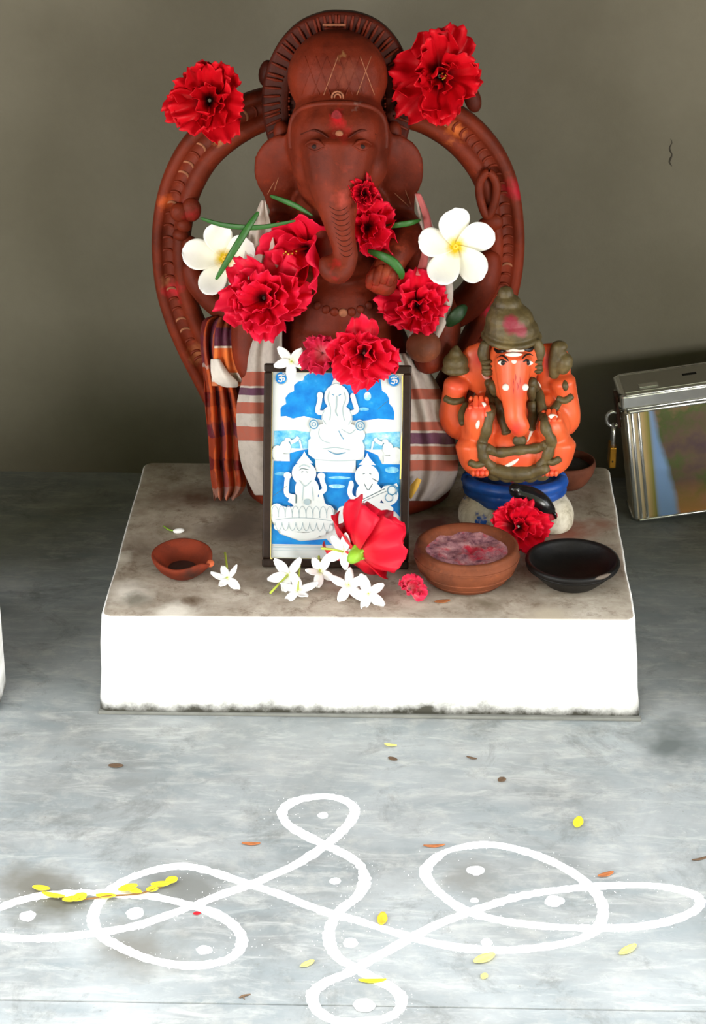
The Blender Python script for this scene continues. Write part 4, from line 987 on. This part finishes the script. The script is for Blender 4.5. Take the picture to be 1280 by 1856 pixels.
# ------------------------------------------------------------------ painted idol
def make_idol():
    Y0 = .262
    P = lambda px, py, y: ony(px, py, y)
    c = onz(935, 925, HT)
    R = empty('painted_idol', Vector((c.x, Y0, HT)), 'small orange painted elephant-headed idol with olive crown and blue waistcloth', 'statue')
    t = NT('idol_orange', .38, spec=.45); n = t.noise(20, 5); cc = t.ramp(n, [(.3, srgb(208, 78, 38)), (.7, srgb(236, 104, 58))])
    for (px, py, y, r, col) in ((868, 745, .215, .018, (232, 60, 56)), (1000, 765, .215, .014, (232, 70, 66)), (870, 650, .25, .014, (204, 26, 34)), (998, 655, .25, .016, (196, 20, 34)), (935, 700, .205, .018, (222, 66, 52)), (935, 775, .195, .014, (214, 52, 48)), (828, 700, .24, .014, (240, 92, 70)), (945, 840, .2, .02, (214, 60, 36)), (870, 855, .2, .012, (236, 74, 56)), (998, 850, .2, .012, (236, 74, 56)), (930, 620, .215, .01, (206, 40, 44))):
        cc = t.spot(cc, P(px, py, y), r, srgb(*col), .4, .9)
    t.col(cc); t.bump(t.noise(200, 3), .12, .0006); orange = t.m
    t = NT('idol_olive', .5, spec=.4); n = t.noise(40, 6, .65); cc = t.ramp(n, [(.3, srgb(60, 50, 30)), (.55, srgb(92, 78, 46)), (.75, srgb(122, 104, 66))])
    cc = t.spot(cc, P(930, 588, .22), .014, srgb(130, 34, 50)); cc = t.spot(cc, P(945, 600, .22), .010, srgb(136, 50, 60)); t.col(cc); t.bump(t.noise(150, 5), .6, .0015); olive = t.m
    t = NT('idol_blue', .4, spec=.4); n = t.noise(70, 5); t.col(t.ramp(n, [(.25, srgb(14, 50, 120)), (.7, srgb(24, 84, 172))])); blue = t.m
    t = NT('idol_base_paint', .6, spec=.3); n = t.noise(42, 6, .7, dist=.5)
    cc = t.ramp(n, [(.32, srgb(110, 98, 84)), (.46, srgb(196, 186, 164)), (.6, srgb(222, 214, 196))]); n2 = t.noise(28, 4, .6)
    cc = t.mix(t.ramp(n2, [(.60, (0, 0, 0, 1)), (.64, (1, 1, 1, 1))]), cc, srgb(24, 76, 156))
    for px, py, r in ((866, 905, .012), (1030, 915, .014), (1000, 900, .008), (940, 895, .03)): cc = t.spot(cc, P(px, py, .215), r, srgb(22, 74, 160), .6, .15)
    t.col(cc); t.bump(n, .6, .002); basem = t.m
    white = simple('idol_white', srgb(240, 226, 214), .5, .08, 100); black = simple('idol_black', srgb(22, 16, 14), .4, .1, 100)
    # base: lobed seat
    bm = bmesh.new()
    ell(bm, P(935, 915, .268), (.066, .044, .034)); ell(bm, P(866, 930, .250), (.024, .030, .029)); ell(bm, P(1002, 935, .246), (.026, .032, .030)); ell(bm, P(935, 940, .245), (.055, .034, .022))
    for f in bm.verts:
        if f.co.z < HT + .0005: f.co.z = HT + .0005
    bmesh.ops.remove_doubles(bm, verts=bm.verts, dist=1e-5)
    part('seat', remesh(bm, 'seat', .0024, 3), basem, R)
    # blue waistcloth rolls
    bm = bmesh.new()
    for rx, ry, py, rr in ((.057, .036, 870, .0085), (.055, .035, 884, .0085), (.048, .032, 895, .009)):
        cc_ = P(933, py, .258)
        tube(bm, [cc_ + Vector((rx * math.cos(a), ry * math.sin(a), 0)) for a in [2 * PI * k / 40 for k in range(41)]], [rr] * 41, 10, caps=False)
    ell(bm, P(933, 875, .262), (.05, .032, .016))
    part('waistcloth', remesh(bm, 'waistcloth', .002, 2), blue, R)
    # body
    bm = bmesh.new()
    ell(bm, P(935, 812, .250), (.044, .042, .042)); ell(bm, P(935, 760, .258), (.048, .034, .034))
    ell(bm, P(935, 725, .262), (.052, .028, .024))
    ell(bm, P(932, 650, .245), (.0335, .032, .034)); ell(bm, P(932, 690, .238), (.026, .027, .030))
    capsule(bm, [P(930, 650, .222), P(930, 700, .212), P(933, 735, .206), P(935, 760, .202), P(943, 774, .202), P(936, 781, .206)], [.022, .0178, .0135, .0125, .0115, .0085], seg=16)
    for s_, pts in ((-1, [(895, 660), (872, 650), (862, 668), (872, 700)]), (1, [(970, 660), (996, 650), (1004, 668), (992, 700)])):
        capsule(bm, [P(x, y, .256) for x, y in pts], [.014, .021, .021, .015], flat=.4)
    # thighs / folded legs
    capsule(bm, [P(905, 830, .245), P(868, 815, .232), P(858, 800, .228)], [.026, .024, .021]); capsule(bm, [P(965, 830, .245), P(1000, 812, .232), P(1012, 798, .228)], [.026, .024, .021])
    capsule(bm, [P(858, 805, .226), P(862, 835, .222), P(880, 852, .214)], [.022, .018, .012]); capsule(bm, [P(1012, 803, .226), P(1008, 832, .222), P(990, 850, .214)], [.022, .018, .012])
    # back arms
    capsule(bm, [P(885, 735, .262), P(842, 770, .256), P(822, 755, .252), P(822, 725, .250), P(828, 695, .248)], [.018, .019, .0175, .0145, .0155])
    capsule(bm, [P(985, 735, .262), P(1022, 765, .256), P(1028, 748, .252), P(1026, 720, .250), P(1020, 690, .248)], [.018, .017, .016, .0145, .0155])
    # front arms with palms
    capsule(bm, [P(890, 730, .252), P(862, 770, .238), P(868, 800, .228)], [.018, .019, .017]); capsule(bm, [P(868, 785, .226), P(868, 755, .220), P(872, 738, .220)], [.016, .0175, .014])
    capsule(bm, [P(980, 730, .252), P(1006, 765, .238), P(1006, 790, .228)], [.018, .018, .016]); capsule(bm, [P(1008, 790, .226), P(1000, 775, .218), P(996, 762, .218)], [.015, .0165, .014])
    body = part('body', remesh(bm, 'body', .0021, 4), orange, R)
    bv = [BVHTree.FromPolygons([v.co for v in body.data.vertices], [tuple(p.vertices) for p in body.data.polygons])]
    SF = lambda x, y, l=0.0: surf(x, y, l, .225, bv)
    for s_, (fx, fy) in ((-1, (868, 730)), (1, (1000, 754))):
        for k in range(4):
            x = fx - 14 + k * 9
            sub('finger', tubemesh('finger', [SF(x, fy + 10, -.001), SF(x, fy, .001), P(x, fy - 8 - (3 if k in (1, 2) else 0), .221)], [.0036, .0038, .0026], 8), orange, body)
        sub('thumb', tubemesh('thumb', [SF(fx + 14 * -s_, fy + 24), SF(fx + 17 * -s_, fy + 14, .002), SF(fx + 16 * -s_, fy + 6, .001)], [.004, .004, .0028], 8), orange, body)
    for fx in (870, 996):
        for k in range(4): sub('toe', ellmesh('toe', SF(fx - 12 + k * 8, 857, .0005), (.0032, .005, .0045), None, 10), orange, body)
    # crown
    bm = bmesh.new()
    ell(bm, P(927, 598, .247), (.0325, .029, .021)); ell(bm, P(924, 580, .248), (.0285, .026, .021)); ell(bm, P(920, 558, .250), (.0205, .019, .0085)); ell(bm, P(920, 549, .250), (.0165, .016, .011)); ell(bm, P(917, 532, .250), (.0092, .0092, .0092))
    bmc = P(927, 611, .247)
    tube(bm, [bmc + Vector((.0325 * math.cos(a), .0295 * math.sin(a), .002 * math.cos(2 * a))) for a in [2 * PI * k / 32 for k in range(33)]], [.0038] * 33, 8, caps=False)
    part('crown', remesh(bm, 'crown', .0015, 2), olive, R, 'olive brown tiered crown dusted with red')
    for nm, pts, rad in (('ear_ornament', [(880, 622), (876, 640), (882, 660), (884, 676)], [.0055, .0068, .0060, .0072]), ('ear_ornament', [(972, 618), (978, 636), (974, 654), (974, 672)], [.0055, .0068, .0060, .0068])):
        part(nm, tubemesh(nm, [P(x, y, .232) for x, y in pts], rad, 12), olive, R)
    for ky in (655, 664, 672): 
        for kx in (883, 974): part('ornament_ring', ellmesh('ornament_ring', P(kx, ky, .2265), (.0066, .004, .0022), None, 12), olive, R)
    # garland strands
    for pts, rad in (([(888, 690), (890, 712), (889, 745), (882, 780), (874, 808), (878, 832), (896, 850)], .0062), ([(893, 695), (900, 725), (910, 758), (918, 784)], .0055),
                     ([(962, 690), (975, 712), (984, 745), (990, 778), (1000, 800), (992, 826), (978, 848)], .0062), ([(962, 700), (964, 730), (966, 755), (962, 776)], .0056),
                     ([(880, 812), (905, 820), (940, 816), (970, 813), (992, 806)], .0060)):
        q = smoothpts(pts, 4)
        part('garland', tubemesh('garland', [SF(x, y, rad * .35) for x, y in q], [rad * (1 + .12 * math.sin(i * 1.7)) for i in range(len(q))], 9, 1, 2), olive, R)
    part('pendant', ellmesh('pendant', SF(942, 799, .001), (.0085, .004, .0075)), olive, R)
    for k in range(5): part('belt_boss', ellmesh('belt_boss', SF(898 + k * 21, 858 + 4 * math.sin(k * .78), .001), (.0105, .008, .0095)), olive, R)
    part('belt_roll', tubemesh('belt_roll', [SF(890, 850, .002), SF(915, 856, .003), SF(940, 858, .003), SF(965, 855, .003), SF(990, 848, .002)], [.007, .009, .009, .009, .007], 10), olive, R)
    # bracelets
    for pts in ([(808, 722), (822, 728), (840, 724)], [(1012, 722), (1024, 726), (1036, 718)], [(852, 838), (864, 843), (880, 838)], [(992, 834), (1002, 838), (1014, 832)]):
        part('bracelet', tubemesh('bracelet', [SF(*p, .001) for p in pts], [.0045] * 3, 8), olive, R)
    for pts in ([(843, 730), (838, 748), (839, 768)], [(1012, 730), (1004, 742), (994, 748)]):
        part('arm_band', tubemesh('arm_band', [SF(*p, .001) for p in pts], [.0048, .0055, .0045], 8), olive, R)
    # objects held in the rear hands
    bm = bmesh.new(); ell(bm, P(826, 657, .246), (.0155, .014, .013)); ell(bm, P(826, 641, .246), (.008, .008, .008)); ell(bm, P(827, 632, .246), (.004, .004, .005)); ell(bm, P(826, 670, .246), (.017, .014, .006))
    part('held_conch', remesh(bm, 'held_conch', .0018, 2), olive, R)
    bm = bmesh.new(); capsule(bm, [P(1004, 682, .246), P(1006, 655, .246), P(1012, 632, .246)], [.006, .0085, .0095]); capsule(bm, [P(1018, 672, .243), P(1024, 655, .243), P(1030, 648, .243)], [.008, .011, .008]); ell(bm, P(1014, 628, .246), (.010, .009, .007))
    part('held_goad', remesh(bm, 'held_goad', .0018, 2), olive, R)
    # face paint
    def decal(nm, pts, mat, lift=.0007, rad=None):
        q = smoothpts(pts, 4); n_ = len(q)
        part(nm, tubemesh(nm, [SF(x, y, -.0002) for x, y in q], [(rad or .0014) * max(.35, math.sin(PI * (.1 + .8 * i / (n_ - 1)))) for i in range(n_)], 7, .6, 1), mat, R)
    decal('brow_curl', [(896, 632), (904, 638), (916, 637), (925, 630)], black, rad=.0032); decal('brow_curl', [(943, 629), (952, 634), (962, 634), (968, 628)], black, rad=.0032)
    decal('eyebrow', [(901, 649), (910, 645), (918, 650), (922, 655)], black, rad=.0014); decal('eyebrow', [(946, 652), (952, 645), (960, 642), (966, 645)], black, rad=.0014)
    for ex in (912, 957):
        part('eye_white', ellmesh('eye_white', SF(ex, 658, 0), (.0062, .0014, .0030), None, 12), white, R)
        part('pupil', ellmesh('pupil', SF(ex, 658, .0008), (.0032, .0012, .0029), None, 10), black, R)
        decal('eyelid', [(ex - 9, 656), (ex - 2, 653), (ex + 8, 657)], black, rad=.0016)
    decal('forehead_tilak', [(917, 636), (930, 637), (950, 636)], white, rad=.0042); decal('forehead_tilak', [(917, 643), (930, 644), (946, 643)], white, rad=.004)
    decal('tilak_tail', [(928, 654), (932, 656), (936, 654)], white, rad=.0028); decal('tilak_dot', [(934, 640), (936, 641), (938, 640)], simple('tilak_red', srgb(160, 40, 30), .6), rad=.0022)
    for ex in (917, 952): part('tusk', ellmesh('tusk', SF(ex, 702, .001), (.0042, .004, .0044), None, 12), white, R)
    decal('sacred_thread', [(977, 728), (974, 750), (968, 772), (956, 800)], white, rad=.0026); decal('sacred_thread', [(940, 832), (928, 840), (914, 846)], white, rad=.0026)
    decal('palm_mark', [(870, 731), (876, 735), (880, 738)], white, rad=.0045); decal('palm_mark', [(868, 762), (866, 770), (865, 777)], white, rad=.0025); decal('palm_mark', [(993, 758), (1001, 757), (1010, 756)], white, rad=.0050)
    decal('ear_mark', [(976, 692), (979, 700), (979, 708)], white, rad=.0018); decal('ear_mark', [(874, 676), (882, 684), (892, 690)], simple('idol_pale_pink', srgb(226, 170, 160), .6), rad=.0032)
    for kx, ky in ((930, 692), (938, 700), (934, 684), (942, 690), (930, 708)): decal('trunk_streak', [(kx, ky - 8), (kx + 1, ky), (kx, ky + 8)], simple('streak_red', srgb(160, 30, 30), .6) if 'streak_red' not in MATS else MATS['streak_red'], rad=.0006)
    # palm of rear right hand has an olive mark
    decal('palm_mark', [(1024, 690), (1025, 700), (1025, 708)], olive, rad=.0040)
    # black mouse crouching on the seat
    bm = bmesh.new()
    capsule(bm, [P(928, 889, .205), P(942, 893, .205), P(965, 902, .204), P(985, 915, .202), P(1002, 926, .204)], [.006, .010, .0125, .0115, .005]); ell(bm, P(934, 886, .204), (.008, .008, .0065)); ell(bm, P(944, 884, .208), (.004, .003, .0045)); ell(bm, P(930, 882, .210), (.004, .003, .0045))
    ell(bm, P(975, 914, .199), (.008, .007, .006)); ell(bm, P(950, 903, .199), (.005, .005, .005))
    mo = part('mouse', remesh(bm, 'mouse', .0016, 2), simple('mouse_black', srgb(16, 15, 18), .25, .2, 60, .1, 0, .6), R, 'glossy black mouse crouching on the seat')
    sub('mouse_tail', tubemesh('mouse_tail', [P(1000, 926, .203), P(1006, 932, .200), P(1008, 940, .200)], [.0028, .0022, .001], 8), MATS['mouse_black'], mo)
    part('red_cloth', tubemesh('red_cloth', [P(982, 934, .206), P(996, 936, .203), P(1008, 934, .205)], [.004, .0065, .004], 10, .6), simple('red_rag', srgb(170, 30, 44), .8), R)
make_idol()

# ------------------------------------------------------------------ tin collection box with padlock
def make_box():
    W, D, Hb = .25, .068, .165
    HL = .034
    t = NT('tin_painted_reflections', .30, .35); n = t.noise(16, 5, .6); xyz = t.sep()  # tin reflections painted into the panel colour: cream, olive, blue and brown
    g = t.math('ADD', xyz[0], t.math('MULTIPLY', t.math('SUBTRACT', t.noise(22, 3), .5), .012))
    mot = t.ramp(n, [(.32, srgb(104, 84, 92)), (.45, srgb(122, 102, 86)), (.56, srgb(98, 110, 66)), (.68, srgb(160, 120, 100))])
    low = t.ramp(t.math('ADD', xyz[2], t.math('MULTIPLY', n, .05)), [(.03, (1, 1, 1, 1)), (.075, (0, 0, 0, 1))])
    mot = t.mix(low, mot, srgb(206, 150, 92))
    edge = t.math('ADD', g, t.math('MULTIPLY', xyz[2], .16))     # painted blue reflection streak widens downward
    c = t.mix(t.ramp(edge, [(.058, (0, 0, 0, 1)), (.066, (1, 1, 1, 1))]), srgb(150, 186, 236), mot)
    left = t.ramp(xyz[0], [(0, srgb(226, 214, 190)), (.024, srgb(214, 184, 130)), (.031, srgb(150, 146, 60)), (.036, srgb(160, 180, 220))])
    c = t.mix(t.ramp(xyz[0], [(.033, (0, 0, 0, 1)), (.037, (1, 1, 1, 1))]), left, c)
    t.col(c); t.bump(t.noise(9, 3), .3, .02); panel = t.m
    t = NT('tin_bright', .22, .9); t.p.inputs['Base Color'].default_value = (.86, .86, .85, 1); t.bump(t.noise(12, 3), .2, .01); tin = t.m
    t = NT('tin_lid_top', .3, 1.0); t.p.inputs['Base Color'].default_value = (.55, .54, .52, 1); t.bump(t.noise(25, 4), .3, .004); lidtop = t.m
    dark = simple('slot_dark', srgb(10, 9, 8), .8)
    c = onz(1150, 947, 0)
    mw = Matrix.Translation(c + Vector((0, 0, .001))) @ Matrix.Rotation(math.radians(3.0), 4, 'Z') @ Matrix.Rotation(math.radians(-8.0), 4, 'Y')
    R = empty('collection_box', mw, 'shiny tin collection box with a slotted lid tilted beside the plinth', 'box')
    I = Matrix()
    # local: x right, y back, z up, origin = front-left-bottom corner
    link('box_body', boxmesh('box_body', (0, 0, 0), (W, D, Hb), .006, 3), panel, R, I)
    def rim(nm, z, r, ex):
        pts = []
        for (x, y) in ((-ex + .008, -ex), (W + ex - .008, -ex), (W + ex, -ex + .008), (W + ex, D + ex - .008), (W + ex - .008, D + ex), (-ex + .008, D + ex), (-ex, D + ex - .008), (-ex, -ex + .008)): pts.append((x, y, z))
        bm = bmesh.new(); tube(bm, pts + [pts[0]], [r] * 9, 8, caps=False); return link(nm, bm_mesh(bm, nm), tin, R, I)
    rim('bottom_rim', .0022, .0022, .0008)
    rim('top_rim', Hb - .004, .0024, .001)
    bm = bmesh.new()
    for x in (.004, .011, .0175):
        tube(bm, [Vector((x, -.0002, .006)), Vector((x, -.0002, Hb - .008))], [.0022, .0022], 8)
    bm.free()
    for x, m_ in ((.0035, tin), (.010, tin), (.0185, tin)):
        bm = bmesh.new(); tube(bm, [Vector((x, .0002, .005)), Vector((x, .0002, Hb - .007))], [.0026, .0026], 8); link('corner_bead', bm_mesh(bm, 'corner_bead'), m_, R, I)
    lid = link('lid', boxmesh('lid', (-.003, -.003, Hb), (W + .003, D + .003, Hb + HL * .62), .004, 3), tin, R, I)
    rim('lid_rim', Hb + .0015, .0022, .0035); rim('lid_rim', Hb + HL * .6, .002, .0025)
    lt = link('lid_top', boxmesh('lid_top', (.004, .004, Hb + HL * .60), (W - .004, D - .004, Hb + HL * .66), .001), lidtop, R, I)
    link('coin_slot', boxmesh('coin_slot', (.085, .034, Hb + HL * .655), (.104, .041, Hb + HL * .665)), dark, R, I)
    hl = link('handle_clip', boxmesh('handle_clip', (.024, .012, Hb + HL * .66), (.050, .024, Hb + HL * .70), .001), tin, R, I)
    # hasp on the left side, staple ring and padlock
    hs = link('hasp', boxmesh('hasp', (-.0075, .020, Hb - .034), (-.003, .042, Hb + .012), .0012), simple('hasp_rust', srgb(96, 66, 56), .4, .3, 90, .3, .8), R, I)
    bm = bmesh.new(); cc = Vector((-.0115, .031, Hb - .024))
    tube(bm, [cc + Vector((.0095 * math.cos(a), .0, .0105 * math.sin(a))) for a in [2 * PI * k / 20 for k in range(21)]], [.0026] * 21, 8, caps=False)
    link('staple', bm_mesh(bm, 'staple'), tin, R, I)
    # padlock hangs plumb from the staple: a thing of its own
    q = mw @ (cc + Vector((-.001, 0, -.0105)))
    PL = empty('padlock', q, 'small brass padlock hanging from the hasp of the tin box', 'padlock')
    bm = bmesh.new(); tube(bm, [q + Vector((0, -.008, -.028)), q + Vector((0, -.008, -.006)), q + Vector((0, -.005, .0005)), q + Vector((0, 0, .0025)), q + Vector((0, .005, .0005)), q + Vector((0, .008, -.006)), q + Vector((0, .008, -.028))], [.0026] * 7, 10)
    part('shackle', bm_mesh(bm, 'shackle'), tin, PL)
    brass = simple('brass', srgb(196, 140, 50), .35, .2, 90, .2, .85)
    part('lock_body', boxmesh('lock_body', tuple(q + Vector((-.0045, -.014, -.056))), tuple(q + Vector((.0045, .014, -.026))), .0015), brass, PL)
    part('keyhole', ellmesh('keyhole', q + Vector((0, -.0141, -.046)), (.0012, .0004, .0016), None, 10), dark, PL)
    # ledge added outside the frame, only to carry the raised end
    e = mw @ Vector((W, D / 2, 0))
    o = struct('added_box_support_1', boxmesh('added_box_support_1', (e.x - .05, e.y - .05, 0), (e.x + .03, e.y + .045, e.z - .0075)), simple('added_support_cement', srgb(150, 146, 136), .85), 'low cement ledge added unseen under the raised box end'); o['category'] = 'support'
make_box()

# ------------------------------------------------------------------ kolam drawn in white powder: one closed line and its dots
KP = [(590, 1532), (550, 1512), (520, 1492), (512, 1470), (535, 1452), (575, 1444), (615, 1447), (642, 1464), (637, 1487), (615, 1511), (590, 1532), (540, 1565), (490, 1588), (450, 1605), (400, 1622), (350, 1642), (300, 1660), (250, 1677), (200, 1687),
      (150, 1694), (100, 1699), (50, 1701), (0, 1697), (-45, 1684), (-48, 1664), (0, 1645), (40, 1631), (90, 1621), (150, 1618), (210, 1620), (270, 1624), (320, 1634), (370, 1648), (410, 1667), (436, 1693), (435, 1720), (410, 1740), (360, 1750), (310, 1747),
      (260, 1735), (215, 1715), (185, 1697), (169, 1672), (174, 1645), (195, 1618), (230, 1594), (280, 1577), (330, 1570), (380, 1579), (425, 1594), (465, 1607), (510, 1622), (560, 1642), (610, 1659), (640, 1666), (690, 1682), (740, 1697), (790, 1710), (850, 1719),
      (915, 1722), (980, 1717), (1035, 1707), (1075, 1690), (1092, 1664), (1090, 1635), (1070, 1607), (1035, 1580), (990, 1557), (940, 1540), (890, 1531), (840, 1535), (800, 1548), (772, 1576), (780, 1601), (805, 1625), (835, 1646), (875, 1661), (930, 1672),
      (990, 1679), (1050, 1682), (1100, 1682), (1160, 1679), (1215, 1669), (1260, 1650), (1268, 1630), (1240, 1615), (1190, 1606), (1140, 1604), (1090, 1606), (1040, 1610), (990, 1616), (940, 1625), (890, 1640), (840, 1657), (790, 1677), (750, 1697), (705, 1722),
      (670, 1741), (630, 1764), (590, 1781), (566, 1803), (578, 1832), (620, 1850), (690, 1846), (722, 1830), (727, 1808), (710, 1790), (685, 1777), (640, 1752), (615, 1737), (600, 1716), (596, 1692), (604, 1668), (622, 1645), (645, 1628), (659, 1606), (660, 1585), (648, 1563), (615, 1543)]
kt = NT('rice_powder', .95, spec=.1); n = kt.noise(500, 3); kt.col(kt.ramp(n, [(.3, srgb(226, 227, 226)), (.7, srgb(250, 250, 250))])); kt.bump(n, .6, .001); powder_m = kt.m
KO = empty('kolam_drawing', onz(640, 1650, 0), 'looping kolam pattern drawn in white powder on the cement floor', 'drawing')
def zfloor(y): return 0.0 if y > yl else -.001
def kolam_line():
    q = smoothpts(KP, 9, True); n = len(q); C_ = [onz(x, y, 0) for x, y in q]
    vs, fs = [], []; m = 6
    for i in range(n):
        p = C_[i]; t = (C_[(i + 1) % n] - C_[i - 1]).normalized(); s_ = Vector((t.y, -t.x, 0))
        w = .0058 * (1 + .35 * noise.noise(Vector((i * .07, 1, 0))) + .25 * noise.noise(Vector((i * .45, 4, 0))))
        for j in range(m + 1):
            u = -1 + 2 * j / m
            e = (1 + .22 * noise.noise(Vector((i * 1.3, u * 2, 9)))) if abs(u) > .9 else 1
            h = .0007 * (1 - u * u) * (1 + .5 * noise.noise(Vector((i * .9, u * 3, 2)))) + .00025
            a = p + s_ * (u * w * e); vs.append((a.x, a.y, zfloor(a.y) + (h if abs(u) < .95 else .0001)))
    for i in range(n):
        for j in range(m):
            a = i * (m + 1) + j; b = ((i + 1) % n) * (m + 1) + j; fs.append((a, a + 1, b + 1, b))
    return mesh_from('powder_line', vs, fs)
part('powder_line', kolam_line(), powder_m, KO)
for k, (x, y, r) in enumerate(((586, 1478, .0060), (50, 1660, .0085), (245, 1655, .0095), (370, 1722, .0075), (863, 1578, .0090), (1005, 1633, .0100), (882, 1708, .0060), (635, 1709, .0075), (660, 1822, .0100), (608, 1597, .0060), (860, 1632, .0045))):
    p = onz(x, y, 0); vs, fs = [(p.x, p.y, zfloor(p.y) + .0012)], []
    for i in range(1, 4):
        for a in range(14):
            rr = r * i / 3 * (1 + .25 * noise.noise(Vector((math.cos(2 * PI * a / 14) * 1.5, math.sin(2 * PI * a / 14) * 1.5, k * 3.1))))
            vs.append((p.x + rr * math.cos(2 * PI * a / 14), p.y + rr * math.sin(2 * PI * a / 14), zfloor(p.y) + .0001 + .0011 * (1 - (i / 3) ** 2)))
    for a in range(14):
        fs.append((0, 1 + a, 1 + (a + 1) % 14))
        for i in range(2): fs.append((1 + i * 14 + a, 15 + i * 14 + a, 15 + i * 14 + (a + 1) % 14, 1 + i * 14 + (a + 1) % 14))
    part('powder_dot', mesh_from('powder_dot', vs, fs), powder_m, KO)
# spilled grains along the line: countless
rnd = random.Random(4); vs, fs = [], []
for k in range(1500):
    x, y = KP[rnd.randrange(len(KP))]; p = onz(x + rnd.gauss(0, 18), y + rnd.gauss(0, 8), 0); z0 = zfloor(p.y); r_ = rnd.uniform(.0002, .0006); b = len(vs)
    vs += [(p.x - r_, p.y - r_, z0), (p.x + r_, p.y - r_ * .6, z0), (p.x, p.y + r_, z0), (p.x, p.y, z0 + r_)]; fs += [(b, b + 1, b + 3), (b + 1, b + 2, b + 3), (b + 2, b, b + 3)]
gr_ = part('powder_grains', mesh_from('powder_grains', vs, fs, False), powder_m, KO); gr_['kind'] = 'stuff'

# ------------------------------------------------------------------ leaves fallen on the floor
yl_m = simple('leaf_yellow', srgb(222, 204, 40), .6, .15, 120); yp_m = simple('leaf_pale_yellow', srgb(224, 208, 110), .6, .15, 120); yo_m = simple('leaf_amber', srgb(208, 164, 44), .6, .2, 120)
db_m = simple('litter_dark_brown', srgb(92, 70, 50), .8, .3, 120); rd_m = simple('petal_scrap_red', srgb(190, 20, 34), .6, .1, 120)
G1 = 'fallen leaf scraps on the floor'
for (x, y, lx, ly, rot, m_, lab) in ((1048, 1493, .0105, .0052, 1.35, yl_m, 'bright yellow leaf above the right loop of the powder drawing'),
        (1098, 1587, .0090, .0032, .45, chipm, 'rust brown leaf touching the rim of the right powder loop'),
        (693, 1668, .0105, .0050, 1.5, yo_m, 'amber leaf standing beside the centre of the powder drawing'),
        (878, 1740, .0120, .0058, .6, yp_m, 'pale yellow leaf just below the right powder loop'),
        (1138, 1724, .0115, .0046, .75, yp_m, 'pale yellow leaf farthest right below the powder loops'),
        (675, 1780, .0130, .0030, .05, yl_m, 'thin bright yellow leaf on the bottom powder loop'),
        (557, 1749, .0080, .0034, .7, yp_m, 'small pale leaf left of the bottom powder loop'),
        (878, 1771, .0045, .0034, 1.2, yp_m, 'tiny pale scrap in front of the right powder loop'),
        (455, 1531, .0095, .0026, .0, chipm, 'brown leaf left of the top powder loop'),
        (787, 1535, .0110, .0022, .1, chipm, 'thin tan scrap at the upper left of the right powder loop'),
        (708, 1352, .0070, .0024, -.2, yp_m, 'small pale scrap on the floor before the middle of the plinth'),
        (712, 1377, .0055, .0030, -.5, db_m, 'dark brown scrap on the floor before the middle of the plinth'),
        (210, 1390, .0080, .0040, .0, db_m, 'dark brown scrap before the left end of the plinth'),
        (910, 1415, .0050, .0042, .8, db_m, 'brown crumb on the floor before the right half of the plinth'),
        (855, 1375, .0060, .0016, -.4, db_m, 'thin brown scrap close before the plinth on the right'),
        (1270, 1558, .0100, .0016, .4, db_m, 'dark scrap at the right edge beyond the powder loop'),
        (357, 1657, .0036, .0024, .2, rd_m, 'tiny red petal scrap inside the left powder loop')):
    flake('fallen_leaf' if ly > .003 else 'leaf_scrap', x, y, zfloor(onz(x, y, 0).y), lx, ly, rot, m_, lab, 'leaf', G1)
tw = empty('leaf_twig', onz(195, 1622, 0), 'dry twig with small yellow leaflets lying over the left powder loop', 'twig')
part('twig_stem', tubemesh('twig_stem', [onz(70, 1612, .003), onz(130, 1630, .0035), onz(200, 1624, .004), onz(260, 1618, .004), onz(320, 1596, .003)], [.0006, .0009, .001, .0009, .0006], 7), simple('twig_brown', srgb(120, 84, 40), .8), tw)
for (x, y, lx, ly, rot) in ((75, 1612, .009, .0042, -.2), (97, 1625, .012, .0036, -.25), (128, 1632, .008, .0045, .2), (145, 1629, .008, .0062, .9), (192, 1626, .010, .004, .0), (232, 1612, .010, .0055, .5), (243, 1616, .009, .0042, -.5), (276, 1614, .006, .0045, .2), (292, 1605, .010, .0045, .15), (311, 1598, .007, .0055, .8)):
    o = flake('leaflet', x, y, .003, lx, ly, rot, yl_m, None)
    mw_ = o.matrix_basis.copy(); o.parent = tw; o.matrix_parent_inverse = INV[tw.name]; o.matrix_basis = mw_
tg = empty('twig_scrap', onz(440, 1806, 0), 'tiny dark forked twig near the front edge of the floor', 'twig')
part('twig_stem', tubemesh('twig_stem', [onz(434, 1808, .001), onz(441, 1805, .0015), onz(454, 1802, .001)], [.0008, .0012, .0006], 6), db_m, tg)
part('twig_fork', tubemesh('twig_fork', [onz(441, 1805, .0015), onz(443, 1811, .001)], [.0009, .0005], 6), db_m, tg)
